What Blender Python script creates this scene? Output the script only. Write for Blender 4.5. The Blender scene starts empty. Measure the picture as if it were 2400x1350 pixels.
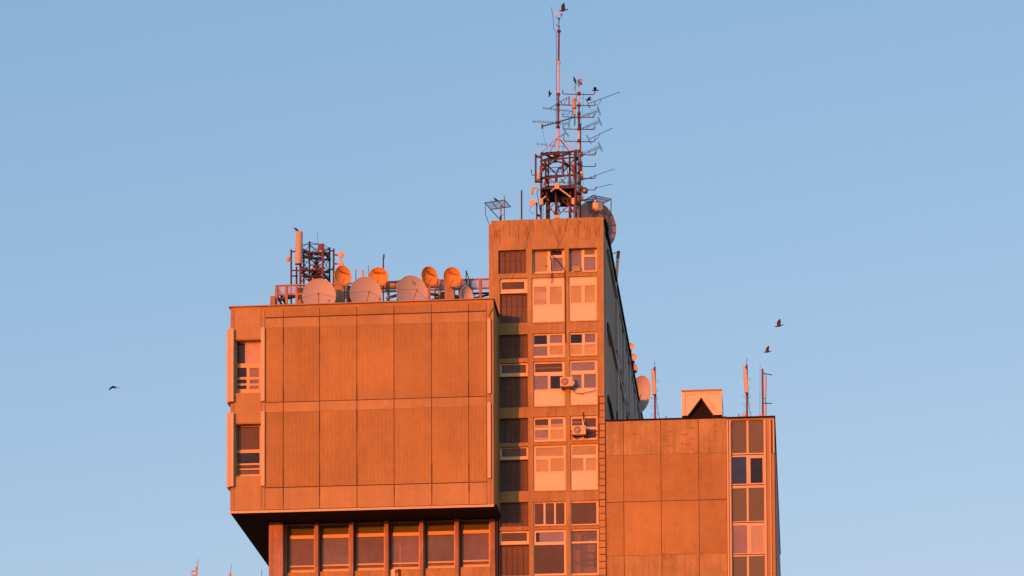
import bpy, math, random
from mathutils import Vector, Matrix
random.seed(7)
S = bpy.context.scene
C = S.collection
R = math.radians

# ------------------------------------------------------------------ camera
FPX, PPY, ROLL = 7850.0, 2500.0, 0.0045           # focal length and optical axis row in pixels of a 2400 px wide frame
TILT = math.atan((3106 - PPY) / FPX)
YAW = math.atan(700 / FPX * math.cos(TILT))
CAM = Vector((0, 0, 1.7))
cd = bpy.data.cameras.new('camera'); cam = bpy.data.objects.new('camera', cd); C.objects.link(cam)
cd.sensor_width = 36; cd.lens = FPX / 2400 * 36; cd.shift_y = (PPY - 675) / 2400
cd.clip_start = 1; cd.clip_end = 20000
F = Vector((-math.sin(YAW) * math.cos(TILT), math.cos(YAW) * math.cos(TILT), math.sin(TILT)))
Rt = Vector((math.cos(YAW), math.sin(YAW), 0)); U = Rt.cross(F)
Rr = Rt * math.cos(ROLL) - U * math.sin(ROLL); Ur = U * math.cos(ROLL) + Rt * math.sin(ROLL)
m = Matrix.Identity(4)
for i in range(3):
    m[i][0] = Rr[i]; m[i][1] = Ur[i]; m[i][2] = -F[i]; m[i][3] = CAM[i]
cam.matrix_world = m
S.camera = cam

# ------------------------------------------------------------------ sky, sun, exposure
SUN_AZ, SUN_EL = 22.0, 3.4
w = bpy.data.worlds.new('World'); S.world = w; w.use_nodes = True
nt = w.node_tree
sk = nt.nodes.new('ShaderNodeTexSky'); sk.sky_type = 'NISHITA'; sk.sun_disc = False
sk.sun_elevation = R(5); sk.sun_rotation = R(180 + SUN_AZ)
sk.air_density = 1.0; sk.dust_density = 0.6; sk.ozone_density = 2.0
sp = nt.nodes.new('ShaderNodeSeparateColor'); cb_ = nt.nodes.new('ShaderNodeCombineColor'); nt.links.new(sk.outputs[0], sp.inputs[0])
for ch, (g_, k_) in enumerate(((1.0, 1.08), (.653, 1.165), (.429, 1.666))):   # colour grade of the sky: a cleaner, more even blue
    pw = nt.nodes.new('ShaderNodeMath'); pw.operation = 'POWER'; pw.inputs[1].default_value = g_
    ml_ = nt.nodes.new('ShaderNodeMath'); ml_.operation = 'MULTIPLY'; ml_.inputs[1].default_value = k_
    nt.links.new(sp.outputs[ch], pw.inputs[0]); nt.links.new(pw.outputs[0], ml_.inputs[0]); nt.links.new(ml_.outputs[0], cb_.inputs[ch])
nt.links.new(cb_.outputs[0], nt.nodes['Background'].inputs[0])
nt.nodes['Background'].inputs[1].default_value = 0.15
sd = bpy.data.lights.new('sun', 'SUN'); sun = bpy.data.objects.new('sun', sd); C.objects.link(sun)
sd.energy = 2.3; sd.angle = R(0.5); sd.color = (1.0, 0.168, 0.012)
sdir = Vector((-math.sin(R(SUN_AZ)) * math.cos(R(SUN_EL)), -math.cos(R(SUN_AZ)) * math.cos(R(SUN_EL)), math.sin(R(SUN_EL))))
sun.rotation_euler = sdir.to_track_quat('Z', 'Y').to_euler()
sun.location = (-60, -60, 80)
S.view_settings.view_transform = 'Standard'; S.view_settings.look = 'None'
S.view_settings.exposure = 0.95; S.view_settings.gamma = 1

# ------------------------------------------------------------------ measuring helpers (photo pixel + real depth -> metres)
def ray(px, py):
    a = (px - 1200) / FPX; b = -(py - PPY) / FPX
    return F + Rr * a + Ur * b
def at(px, py, Y):
    d = ray(px, py); return CAM + d * (Y / d.y)
def atX(px, py, X):
    d = ray(px, py); return CAM + d * (X / d.x)
def rect(x0, y0, x1, y1, Y):
    ym = (y0 + y1) / 2; xm = (x0 + x1) / 2
    return at(x0, ym, Y).x, at(x1, ym, Y).x, at(xm, y1, Y).z, at(xm, y0, Y).z
def ZZ(px, py, Y): return at(px, py, Y).z
def XX(px, py, Y): return at(px, py, Y).x
PX = XX(1201, 800, 143) - XX(1200, 800, 143)       # metres per photo pixel at the facade

# ------------------------------------------------------------------ materials
MATS = {}
def mat(name, col, rough=0.8, metal=0.0, var=0.0, scale=1.0, streak=0.0, bump=0.0, spec=0.3, emit=None, alpha=1.0, tone=0.0):
    if name in MATS: return MATS[name]
    M = bpy.data.materials.new(name); M.use_nodes = True
    n = M.node_tree; b = n.nodes['Principled BSDF']
    b.inputs['Base Color'].default_value = (*col, 1); b.inputs['Roughness'].default_value = rough
    b.inputs['Metallic'].default_value = metal; b.inputs['Specular IOR Level'].default_value = spec
    if alpha < 1: b.inputs['Alpha'].default_value = alpha
    if emit:
        b.inputs['Emission Color'].default_value = (*emit[:3], 1); b.inputs['Emission Strength'].default_value = emit[3]
    if var or streak:
        tc = n.nodes.new('ShaderNodeTexCoord')
        def noise(sc, det, vec):
            mp = n.nodes.new('ShaderNodeMapping'); mp.inputs['Scale'].default_value = vec
            n.links.new(tc.outputs['Object'], mp.inputs[0])
            t = n.nodes.new('ShaderNodeTexNoise'); t.inputs['Scale'].default_value = sc; t.inputs['Detail'].default_value = det
            t.inputs['Roughness'].default_value = 0.6
            n.links.new(mp.outputs[0], t.inputs[0]); return t.outputs[0]
        def rng(src, a, bb, f0=0.3, f1=0.7):
            r = n.nodes.new('ShaderNodeMapRange'); r.inputs[1].default_value = f0; r.inputs[2].default_value = f1
            r.inputs[3].default_value = a; r.inputs[4].default_value = bb
            n.links.new(src, r.inputs[0]); return r.outputs[0]
        def mul(a, bb):
            q = n.nodes.new('ShaderNodeMath'); q.operation = 'MULTIPLY'; n.links.new(a, q.inputs[0]); n.links.new(bb, q.inputs[1]); return q.outputs[0]
        f = rng(noise(scale, 4, (1, 1, 1)), 1 - var, 1 + var)
        f = mul(f, rng(noise(scale * 9, 3, (1, 1, 1)), 1 - var * .5, 1 + var * .5))
        if streak:
            f = mul(f, rng(noise(scale * 6, 2, (1, 1, .07)), 1 - streak, 1, .38, .6))
        if tone:
            oi = n.nodes.new('ShaderNodeObjectInfo'); f = mul(f, rng(oi.outputs['Random'], 1 - tone, 1 + tone * .6, 0, 1))
        vm = n.nodes.new('ShaderNodeVectorMath'); vm.operation = 'SCALE'; vm.inputs[0].default_value = col
        n.links.new(f, vm.inputs['Scale']); n.links.new(vm.outputs[0], b.inputs['Base Color'])
        if bump:
            bp = n.nodes.new('ShaderNodeBump'); bp.inputs['Strength'].default_value = bump; bp.inputs['Distance'].default_value = .02
            n.links.new(noise(scale * 14, 4, (1, 1, 1)), bp.inputs['Height']); n.links.new(bp.outputs[0], b.inputs['Normal'])
    MATS[name] = M; return M
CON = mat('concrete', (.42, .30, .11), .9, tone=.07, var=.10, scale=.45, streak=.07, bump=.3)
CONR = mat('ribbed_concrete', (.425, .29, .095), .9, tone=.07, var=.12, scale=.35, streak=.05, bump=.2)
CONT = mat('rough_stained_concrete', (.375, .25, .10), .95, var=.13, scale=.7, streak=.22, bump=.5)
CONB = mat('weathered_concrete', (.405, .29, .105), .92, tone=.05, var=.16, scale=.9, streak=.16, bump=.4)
PIER = mat('brown_pier_concrete', (.36, .24, .15), .9, var=.2, scale=.8, streak=.25, bump=.3)
SIDE = mat('side_concrete', (.54, .43, .30), .9, var=.12, scale=.5, streak=.15, bump=.3)  # side concretes are lightened in colour to lift the tower's shaded face
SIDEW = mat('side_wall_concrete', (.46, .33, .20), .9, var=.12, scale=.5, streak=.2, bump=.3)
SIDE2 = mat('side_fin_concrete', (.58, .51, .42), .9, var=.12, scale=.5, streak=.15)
FIN = mat('painted_fin', (.60, .49, .26), .7, var=.05, scale=.6)
JOINT = mat('joint_sealant', (.10, .05, .03), .95)
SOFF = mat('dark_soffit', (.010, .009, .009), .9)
COPE = mat('coping_metal', (.38, .27, .17), .55, .0, var=.06, scale=.5)
WHT = mat('white_frame', (.72, .58, .30), .5, var=.04, scale=1.5)
PAN = mat('white_panel', (.76, .62, .36), .45, var=.05, scale=.35, spec=.4)
YEL = mat('cream_frame', (.64, .46, .18), .5, var=.05, scale=1)
LOUV = mat('brown_louvre', (.13, .09, .055), .6, var=.18, scale=.8, streak=.15)
ROOF = mat('roof_felt', (.08, .07, .065), .95, var=.2, scale=.5)
def glass(name, col, var=.12, sc=.7):
    return mat(name, col, .10, var=var, scale=sc, spec=.3, tone=.14)
G = dict(mauve=glass('mauve_pane', (.21, .20, .20)), brown=glass('brown_pane', (.105, .065, .02), .2), dark=glass('dark_pane', (.018, .022, .035), .3),
         tan=glass('blind_pane', (.45, .35, .13), .12, .8), olive=glass('olive_pane', (.11, .11, .025), .1), low=glass('lower_pane', (.15, .11, .07), .22, .35),
         opaque=glass('brown_spandrel', (.15, .13, .06), .05), blue=glass('blue_pane', (.03, .05, .13), .25), curtain=glass('curtain_pane', (.44, .35, .20), .08, 1.2),
         orange=glass('lit_pane', (.62, .42, .16), .08), murky=glass('murky_pane', (.18, .17, .13), .5, .9), pink=glass('pink_curtain_pane', (.26, .20, .18), .12, 1.2))
G['low2'] = glass('lower_pane_grey', (.15, .13, .11), .22, .5); G['low3'] = glass('lower_pane_mauve', (.17, .13, .12), .28, .3)
G['clear'] = mat('clear_pane', (.22, .18, .14), .08, alpha=.40, spec=.5)
STEEL = mat('grey_steel', (.14, .14, .15), .55, .4, var=.1, scale=2)
DARK = mat('dark_steel', (.045, .05, .06), .6, .3)
DULL = mat('dull_steel', (.075, .085, .11), .6, .2, var=.1, scale=2)
RED = mat('red_paint', (.19, .055, .045), .6, var=.12, scale=1.5)
RUST = mat('rusty_red_steel', (.095, .05, .04), .75, var=.25, scale=2)
WPNT = mat('white_paint', (.58, .56, .56), .6, var=.12, scale=2)
DISH = mat('dish_grey', (.43, .42, .32), .6, var=.05, scale=.6)
DISHB = mat('dish_back', (.20, .20, .21), .7)
ODISH = mat('dish_orange', (.68, .33, .05), .45, var=.03, scale=.8)
RADOME = mat('radome_cream', (.60, .50, .28), .55, var=.05, scale=1)
RADOME2 = mat('radome_pink', (.48, .44, .26), .6, var=.06, scale=1)
RADO3 = mat('radome_tan', (.46, .34, .22), .6, var=.06, scale=1)
SCRN = mat('terracotta_frame', (.38, .25, .13), .8, var=.2, scale=2, streak=.2)
SPANE = mat('screen_sheet', (.40, .46, .62), .35, alpha=.45)
DUCT = mat('duct_tan', (.34, .26, .16), .7, var=.25, scale=1.2)
INK = mat('ink', (.10, .03, .02), .8)
INKF = mat('faded_ink', (.42, .14, .02), .8)
BIRD = mat('feathers', (.022, .02, .022), .8, var=.3, scale=4)
BIRDB = mat('feathers_brown', (.06, .045, .04), .8, var=.3, scale=4)
LAMPON = mat('lit_red_lens', (.9, .2, .2), .4, emit=(1, .10, .16, .55))
LAMPOFF = mat('unlit_lens', (.30, .18, .20), .3)
CABLE = mat('black_cable', (.05, .035, .03), .7)
GND = mat('asphalt', (.09, .09, .09), .95, var=.2, scale=.1)

# ------------------------------------------------------------------ mesh builder
ORI = {}
class MB:
    def __init__(s): s.v = []; s.f = []; s.sm = []
    def add(s, vs, fs, smooth=False):
        o = len(s.v); s.v += [tuple(p) for p in vs]
        for q in fs: s.f.append([o + i for i in q]); s.sm.append(smooth)
        return s
    def box(s, x0, x1, y0, y1, z0, z1):
        if x0 > x1: x0, x1 = x1, x0
        if y0 > y1: y0, y1 = y1, y0
        if z0 > z1: z0, z1 = z1, z0
        v = [(x, y, z) for z in (z0, z1) for y in (y0, y1) for x in (x0, x1)]
        return s.add(v, [(0, 2, 3, 1), (4, 5, 7, 6), (0, 1, 5, 4), (2, 6, 7, 3), (0, 4, 6, 2), (1, 3, 7, 5)])
    def tube(s, pts, r, n=8, r2=None, cap=True):
        pts = [Vector(p) for p in pts]
        vs = []; fs = []; u = None
        for i, p in enumerate(pts):
            d = (pts[min(i + 1, len(pts) - 1)] - pts[max(i - 1, 0)]).normalized()
            if u is None:
                u = d.cross(Vector((0, 1, 0)))
                if u.length < .2: u = d.cross(Vector((1, 0, 0)))
            u = (u - d * u.dot(d)).normalized(); k = d.cross(u)
            rr = r if r2 is None else r + (r2 - r) * i / (len(pts) - 1)
            for j in range(n):
                a = 2 * math.pi * j / n; vs.append(p + u * (rr * math.cos(a)) + k * (rr * math.sin(a)))
        for i in range(len(pts) - 1):
            for j in range(n):
                fs.append((i * n + j, i * n + (j + 1) % n, (i + 1) * n + (j + 1) % n, (i + 1) * n + j))
        s.add(vs, fs, n > 4)
        if cap:
            s.add(vs[:n], [tuple(range(n - 1, -1, -1))]); s.add(vs[-n:], [tuple(range(n))])
        return s
    def bar(s, p, q, w):                                            # square bar
        return s.tube([p, q], w * .707, 4)
    def lathe(s, c, axis, prof, n=20):                               # prof: (distance along axis, radius)
        axis = Vector(axis).normalized(); c = Vector(c)
        u = axis.cross(Vector((0, 0, 1)))
        if u.length < .1: u = axis.cross(Vector((1, 0, 0)))
        u.normalize(); k = axis.cross(u); vs = []; fs = []
        for a, r in prof:
            for j in range(n):
                t = 2 * math.pi * j / n; vs.append(c + axis * a + u * (r * math.cos(t)) + k * (r * math.sin(t)))
        for i in range(len(prof) - 1):
            for j in range(n): fs.append((i * n + j, i * n + (j + 1) % n, (i + 1) * n + (j + 1) % n, (i + 1) * n + j))
        fs.append(tuple(range(n - 1, -1, -1))); fs.append(tuple((len(prof) - 1) * n + j for j in range(n)))
        return s.add(vs, fs, True)
    def build(s, name, mt, parent=None, bevel=0, flat=False):
        o0 = ORI[parent.name] if parent else Vector((0, 0, 0))
        me = bpy.data.meshes.new(name); me.from_pydata([tuple(Vector(v) - o0) for v in s.v], [], s.f)
        me.validate(); me.update()
        me.materials.append(mt)
        if not flat and len(me.polygons) == len(s.sm):
            me.polygons.foreach_set('use_smooth', s.sm)
            if any(s.sm): me.set_sharp_from_angle(angle=R(40))
        o = bpy.data.objects.new(name, me); C.objects.link(o)
        if parent: o.parent = parent
        ORI[o.name] = o0
        if bevel:
            b = o.modifiers.new('b', 'BEVEL'); b.width = bevel; b.segments = 2; b.limit_method = 'ANGLE'
        return o
def tag(o, label, cat, group=None):
    o['label'] = label; o['category'] = cat
    if group: o['group'] = group
    return o
def struct(o): o['kind'] = 'structure'; return o
def thing(name, loc, label, cat, group=None):
    o = bpy.data.objects.new(name, None); C.objects.link(o); o.location = loc; o.empty_display_size = .3
    ORI[o.name] = Vector(loc); return tag(o, label, cat, group)
def single(mb, name, mt, label, cat, group=None, loc=None):         # a thing that is one mesh, its origin at its base
    if loc is None:
        xs = [v[0] for v in mb.v]; ys = [v[1] for v in mb.v]; zs = [v[2] for v in mb.v]
        loc = ((min(xs) + max(xs)) / 2, (min(ys) + max(ys)) / 2, min(zs))
    loc = Vector(loc); mb.v = [tuple(Vector(v) - loc) for v in mb.v]
    o = mb.build(name, mt); o.location = loc; ORI[o.name] = loc
    return tag(o, label, cat, group)
def P(pts, Y): return [at(x, y, Y) for x, y in pts]

# ------------------------------------------------------------------ ground
gm = MB(); gm.add([(-3000, -3000, 0), (3000, -3000, 0), (3000, 6000, 0), (-3000, 6000, 0)], [(0, 1, 2, 3)])
struct(gm.build('ground', GND))

# ------------------------------------------------------------------ the building
YT = 143.0        # tower front
YL = 140.8        # hanging block front
YR = 143.08       # right wing front
YBACK = 178.0
TX0 = XX(1145.5, 600, YT); TX1 = XX(1415.5, 760, YT)
TZ = ZZ(1280, 513, YT)
LX0 = XX(539.8, 950, YL); LX1 = XX(1157, 950, YL)
LZ1 = ZZ(850, 709.5, YL); LZ0 = ZZ(850, 1193, YL)
RX1 = XX(1814.5, 1000, YR); RZ = ZZ(1600, 981.5, YR)
BX0 = XX(630, 1300, YT)
bld = thing('office_building', ((TX0 + TX1) / 2, YT, 0), 'orange lit concrete office building, narrow tower between a hanging block and a right wing', 'building')

def wall(mb, x0, x1, z0, z1, Y, holes, depth):
    """front face at Y with rectangular holes (x0,x1,z0,z1) and reveals going back by depth"""
    xs = sorted({x0, x1, *[h[0] for h in holes], *[h[1] for h in holes]}); zs = sorted({z0, z1, *[h[2] for h in holes], *[h[3] for h in holes]})
    for i in range(len(xs) - 1):
        for j in range(len(zs) - 1):
            cx = (xs[i] + xs[i + 1]) / 2; cz = (zs[j] + zs[j + 1]) / 2
            if any(h[0] < cx < h[1] and h[2] < cz < h[3] for h in holes): continue
            mb.add([(xs[i], Y, zs[j]), (xs[i + 1], Y, zs[j]), (xs[i + 1], Y, zs[j + 1]), (xs[i], Y, zs[j + 1])], [(0, 1, 2, 3)])
    for a, b, c, d in holes:
        e = Y + depth
        mb.add([(a, Y, c), (b, Y, c), (b, Y, d), (a, Y, d), (a, e, c), (b, e, c), (b, e, d), (a, e, d)],
               [(0, 4, 5, 1), (1, 5, 6, 2), (2, 6, 7, 3), (3, 7, 4, 0)])
REC = .14
def window(r, panes, Y=YT, rec=REC, frame=WHT, fth=.07, pdep=.035, label=None, name='window', holes_extra=()):
    """r = pixel rect of the frame; panes = [(pixel rect..., glass key)]; frame plate with holes, one pane each"""
    x0, x1, z0, z1 = rect(*r, Y)
    Yf = Y + rec - .05
    hs = []
    for p in panes:
        a, b, c, d = rect(*p[:4], Yf)
        hs.append((max(a, x0 + .012), min(b, x1 - .012), max(c, z0 + .012), min(d, z1 - .012)))
    mb = MB(); wall(mb, x0 + .004, x1 - .004, z0 + .004, z1 - .004, Yf, hs, fth)
    e = Yf + fth                                                     # back and outer sides of the frame
    a, b, c, d = x0 + .004, x1 - .004, z0 + .004, z1 - .004
    mb.add([(a, Yf, c), (b, Yf, c), (b, Yf, d), (a, Yf, d), (a, e, c), (b, e, c), (b, e, d), (a, e, d)], [(0, 1, 5, 4), (1, 2, 6, 5), (2, 3, 7, 6), (3, 0, 4, 7)])
    fr = mb.build(name, frame, bld)
    if label: fr['label'] = label
    for (a, b, c, d), p in zip(hs, panes):
        q = MB().box(a - .003, b + .003, Yf + pdep, Yf + pdep + .01, c - .003, d + .003)
        q.build('pane', G[p[4]], fr)
    return fr
def louvre(r, Y=YT, rec=.14, n=5):
    x0, x1, z0, z1 = rect(*r, Y)
    mb = MB(); mb.box(x0 + .01, x1 - .01, Y + rec + .02, Y + rec + .05, z0 + .01, z1 - .01)
    for i in range(n + 1):
        x = x0 + .02 + (x1 - x0 - .05) * i / n; mb.box(x - .012, x + .012, Y + rec - .025, Y + rec + .02, z0 + .012, z1 - .012)
    for k in (.0, .62, 1.):
        z = z0 + .03 + (z1 - z0 - .07) * k; mb.box(x0 + .012, x1 - .012, Y + rec - .005, Y + rec + .02, z - .02, z + .02)
    return mb.build('louvre', LOUV, bld)

# windows of the tower: (frame rect, panes)
W = []
W.append(((1247, 583.5, 1323, 640), [(1251, 588, 1283, 637, 'tan'), (1290, 588, 1317, 598, 'dark'), (1291, 604, 1319, 636, 'mauve')]))
W.append(((1333, 581, 1399, 637), [(1336, 586, 1363, 635, 'mauve'), (1370, 586, 1394, 597, 'mauve'), (1369, 602, 1396, 634, 'mauve')]))
W.append(((1246, 650, 1323, 755), [(1252, 672, 1281, 714, 'curtain'), (1289, 672, 1317, 713, 'tan')]))
W.append(((1333, 647, 1399, 751.5), [(1338, 670.5, 1363, 710, 'tan'), (1371, 669, 1395, 709, 'tan')]))
W.append(((1248.5, 781, 1323.5, 838), [(1251.5, 786, 1282, 807, 'dark'), (1289, 785, 1318, 804, 'mauve'), (1251.5, 812, 1283, 834, 'mauve'), (1289, 810, 1320, 831.5, 'tan')]))
W.append(((1334.5, 778, 1399.5, 833), [(1337.5, 783.5, 1364, 804, 'dark'), (1371, 782, 1395.5, 802.5, 'mauve'), (1338, 808, 1365, 830.5, 'tan'), (1370, 807, 1397, 830, 'tan')]))
W.append(((1250, 847, 1324, 952), [(1254, 852, 1318, 872, 'brown'), (1252, 881, 1284, 913, 'mauve'), (1290, 881, 1319, 911, 'dark')]))
W.append(((1335, 843.5, 1400, 948.5), [(1339, 849, 1394, 868.5, 'mauve'), (1339, 878, 1363, 910, 'mauve'), (1369, 876.5, 1397, 909, 'mauve')]))
W.append(((1249.5, 976.5, 1326, 1034.5), [(1254, 982.5, 1285, 1003, 'brown'), (1291.5, 982, 1319.5, 1002, 'mauve'), (1254, 1008, 1285, 1031, 'murky'), (1291, 1007, 1321, 1030, 'tan')]))
W.append(((1336.5, 974, 1399.5, 1031), [(1341, 981, 1364.5, 1025, 'brown'), (1371, 980, 1397, 1000.5, 'brown'), (1371, 1006.5, 1397, 1026.5, 'brown')]))
W.append(((1250, 1043, 1326, 1150), [(1256, 1049, 1320.5, 1069, 'tan'), (1257, 1077.5, 1285, 1105.5, 'tan'), (1291, 1074.5, 1322, 1104.5, 'tan')]))
W.append(((1337, 1040, 1401, 1148), [(1341.5, 1045.5, 1397, 1066, 'tan'), (1341, 1074, 1367.5, 1103.5, 'tan'), (1374, 1074, 1397.5, 1103, 'tan')]))
W.append(((1250.5, 1176, 1326, 1231.5), [(1253.5, 1180, 1274, 1229, 'brown'), (1278.5, 1179.5, 1299, 1229, 'brown'), (1303, 1179, 1323, 1228.5, 'brown')]))
W.append(((1337.5, 1173.5, 1402.5, 1230), [(1340, 1178, 1398, 1228, 'brown')]))
W.append(((1250.5, 1241, 1326.5, 1348.5), [(1256, 1247.5, 1321.5, 1270, 'mauve'), (1253, 1277, 1322.5, 1344.5, 'brown')]))
W.append(((1338, 1239, 1403, 1347), [(1340, 1243.5, 1399.5, 1269, 'clear'), (1340, 1273, 1400, 1344, 'clear')]))
for i, (r, ps) in enumerate(W): window(r, ps, rec=.30 if i < 2 else REC)
# second mullion glazing bars and raised lower panels of the tall units
for r in ((1250, 718, 1320, 752), (1336, 714, 1396, 748.5), (1253, 917, 1320, 948.5), (1338, 913, 1396.5, 945), (1254, 1110, 1322, 1147), (1340, 1107.5, 1398, 1145), (1250, 654, 1320, 667), (1336, 651, 1396, 664)):
    x0, x1, z0, z1 = rect(*r, YT); MB().box(x0, x1, YT + REC - .058, YT + REC - .05, z0, z1).build('window_panel', PAN, bld)
x0, x1, z0, z1 = rect(1338, 1239, 1403, 1347, YT)
MB().box(x0, x1, YT + .40, YT + .43, z0, z1).build('room_wall', mat('room_ochre', (.60, .36, .12), .8, var=.3, scale=1.2), bld)
for pts, r_ in (([(1402, 1252), (1378, 1252), (1368, 1254), (1364, 1262), (1363, 1300), (1364, 1340)], .05), ([(1402, 1258.5), (1376, 1259), (1372, 1266), (1372, 1330)], .04), ([(1363, 1296), (1392, 1295), (1393, 1330)], .045), ([(1366, 1312), (1396, 1311)], .05), ([(1386, 1244), (1386, 1254)], .04), ([(1364, 1325), (1394, 1324)], .04), ([(1398, 1276), (1398, 1330)], .05), ([(1342, 1318), (1362, 1320)], .05), ([(1340, 1283), (1366, 1283)], .09), ([(1362, 1244), (1362, 1250)], .04)):
    MB().tube(P(pts, YT + .32), r_, 8).build('room_pipe', DARK, bld)
for r, g_ in (((1341, 623.5, 1360.5, 635), 'tan'), ((1252, 672, 1281, 684), 'tan'), ((1252, 702, 1281, 713.5), 'tan'), ((1254.5, 996, 1285, 1003), 'tan'), ((1291.5, 993, 1319, 1001.5), 'tan'), ((1254.5, 1025, 1284.5, 1031), 'curtain'), ((1341.5, 988, 1364, 991), 'mauve'),
             ((1254, 847 + 14, 1317, 847 + 16), 'murky'), ((1256, 1247.5, 1264, 1270), 'dark'), ((1346, 780, 1352, 782), 'tan')):
    x0, x1, z0, z1 = rect(*r, YT + .1); MB().box(x0, x1, YT + REC - .05 + .028, YT + REC - .05 + .033, z0, z1).build('blind', G[g_], bld)
a, b, c, d = rect(1277, 621, 1283, 622.6, YT); MB().box(a, b, YT + .06, YT + .10, c, d).build('handle', DARK, bld)
# column of brown louvred bays with pivot windows
LV = [(1168, 586, 1233, 641), (1172, 688, 1236, 757), (1169, 784, 1237, 840), (1170, 883, 1237, 955), (1170, 980, 1237.5, 1038), (1171, 1078, 1238, 1151.5), (1171.5, 1177, 1238, 1234), (1171, 1277, 1240, 1349)]
TR = [(1171, 652, 1236, 687), (1171, 850, 1237, 882), (1171.5, 1047, 1238, 1077), (1170, 1244, 1240, 1276)]
AP = [(1176, 661, 1229, 678), (1176, 855.5, 1233, 874.5), (1177, 1051, 1234, 1070), (1175.5, 1249, 1235, 1268.5)]
for r in LV: louvre(r)
for r, p in zip(TR, AP): window(r, [(*p, 'brown')], rec=.16, frame=WHT)

holes = [rect(*r, YT) for r, _ in W]
for a in LV: holes.append(rect(*a, YT))
for a in TR: holes.append(rect(*a, YT))
# make stacked louvre + transom openings meet exactly, as one opening
fix = []
for h in holes: fix.append(tuple(round(v, 3) for v in h))
tw = MB()
wall(tw, TX0, TX1, 0, TZ - .16, YT, fix, .42)
tw.box(TX0, TX1, YT + .45, YT + .5, 20, TZ - .5)                      # dark room partition behind the openings
tw.add([(TX0, YT, 0), (TX0, YT, TZ - .16), (TX0, YBACK, TZ - .16), (TX0, YBACK, 0)], [(0, 1, 2, 3)])
tw.add([(TX0, YBACK, 0), (TX0, YBACK, TZ - .16), (TX1, YBACK, TZ - .16), (TX1, YBACK, 0)], [(0, 1, 2, 3)])
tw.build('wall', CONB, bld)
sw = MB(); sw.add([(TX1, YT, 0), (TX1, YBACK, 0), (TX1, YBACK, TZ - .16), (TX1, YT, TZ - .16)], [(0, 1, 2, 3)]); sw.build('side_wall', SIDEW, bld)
pb = MB(); zb = ZZ(1280, 579, YT)
TXP = XX(1151, 520, YT)
pb.box(TXP, TX1 + .003, YT - .002, YT + .3, TZ - .17, TZ)
pb.box(TX1 - .3, TX1 + .003, YT + .3, YBACK, TZ - .16, TZ)
pb.box(TXP, TXP + .25, YT + .3, YBACK, TZ - .16, TZ)
pb.build('parapet', CONB, bld)
st = MB(); rs = random.Random(3)                                     # dark run-off streaks and chips on the parapet band
for i in range(46):
    x = rs.uniform(1155, 1405); 
    if 1240 < x < 1330 and rs.random() < .7: continue
    y0 = rs.uniform(522, 540); L = rs.uniform(8, 32); a = at(x, y0 - .03 * (x - 1280) , YT)
    st.box(a.x, a.x + rs.uniform(.012, .03), YT - .006 - i * .0002, YT - .003, a.z - L * PX, a.z)
for i in range(9):
    a = at(rs.uniform(1160, 1405), rs.uniform(516, 524), YT); st.box(a.x, a.x + .05, YT - .017 - i * .0002, YT - .003, a.z - .04, a.z)
st.build('stains', mat('run_off_stain', (.24, .14, .05), .95), bld)
rf = MB(); rf.box(TX0 + .05, TX1 - .3, YT + .3, YBACK - .1, TZ - .5, TZ - .35); rf.build('roof', ROOF, bld)
# spandrel edges, sills
sl = MB()
for r, _ in W:
    x0, x1, z0, z1 = rect(*r, YT); sl.box(x0 - .02, x1 + .02, YT - .03, YT + .08, z0 - .05, z0 - .003)
sl.build('sills', CONB, bld)
rs = random.Random(8)
wm = mat('wall_grime', (.36, .235, .09), .95)
for i in range(46):                                                  # grime below sills and along piers
    r0, _ = rs.choice(W); x = rs.uniform(r0[0], r0[2]); a = at(x, r0[3] + 4, YT); L = rs.uniform(3, 12) * PX
    if r0[3] > 1300 or r0[3] - r0[1] < 70: continue
    MB().box(a.x, a.x + rs.uniform(.01, .03), YT - .004 - i * .0003, YT - .002, a.z - L, a.z).build('stain', wm, bld)
# small masonry blocks down the right corner of the tower
cb = MB(); y = 930.0; rs = random.Random(5)
while y < 1420:
    x0, x1, z0, z1 = rect(1405 + rs.uniform(-.8, .8), y + .7, 1418.5, y + 15.2, YT)
    cb.box(x0, TX1 + .012, YT - .05 + rs.uniform(-.012, .012), YT + .04, z0, z1); y += 16.1
cb.build('corner_blocks', CONR, bld, bevel=.008)
x0, x1, z0, z1 = rect(1403.5, 928, 1418.3, 1420, YT)
MB().box(x0, TX1 + .006, YT - .006, YT - .003, z0, z1).build('mortar', JOINT, bld)

# side of the tower: ledges and hanging fins
for (px, py, h) in ((1419, 571, .10), (1417.5, 733, .10)):
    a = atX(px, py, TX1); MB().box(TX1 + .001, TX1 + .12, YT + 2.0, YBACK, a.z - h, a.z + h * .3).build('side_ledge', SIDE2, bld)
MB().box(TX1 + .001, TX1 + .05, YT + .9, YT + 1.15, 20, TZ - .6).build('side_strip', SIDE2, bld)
zA = atX(1446, 836, TX1).z; zB = atX(1452, 864, TX1).z; YA = atX(1446, 836, TX1).y; YB = atX(1452, 864, TX1).y
dY = (atX(1461, 917, TX1).y - YA)
for k in (-2, -1, 0, 1, 2, 3):
    for j in range(-1, 6):
        ya = YA + dY * j - 1.0; yb = YB + dY * j - .9
        if yb + 1.9 > YBACK or ya < YT + 5: continue
        za = zA - 3.6 * k; zc = zB - 3.6 * k; zt1 = min(za + 3.5, TZ - .45)
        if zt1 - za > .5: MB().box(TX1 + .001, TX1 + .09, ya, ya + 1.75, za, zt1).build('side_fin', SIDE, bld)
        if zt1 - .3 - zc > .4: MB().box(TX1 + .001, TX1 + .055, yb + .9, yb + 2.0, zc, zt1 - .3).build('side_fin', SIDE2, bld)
        MB().box(TX1 + .001, TX1 + .02, ya + 2.9, ya + 3.9, za + .3, min(za + 2.2, TZ - .9)).build('side_window', G['dark'], bld) if min(za + 2.2, TZ - .9) > za + .6 else None
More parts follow.
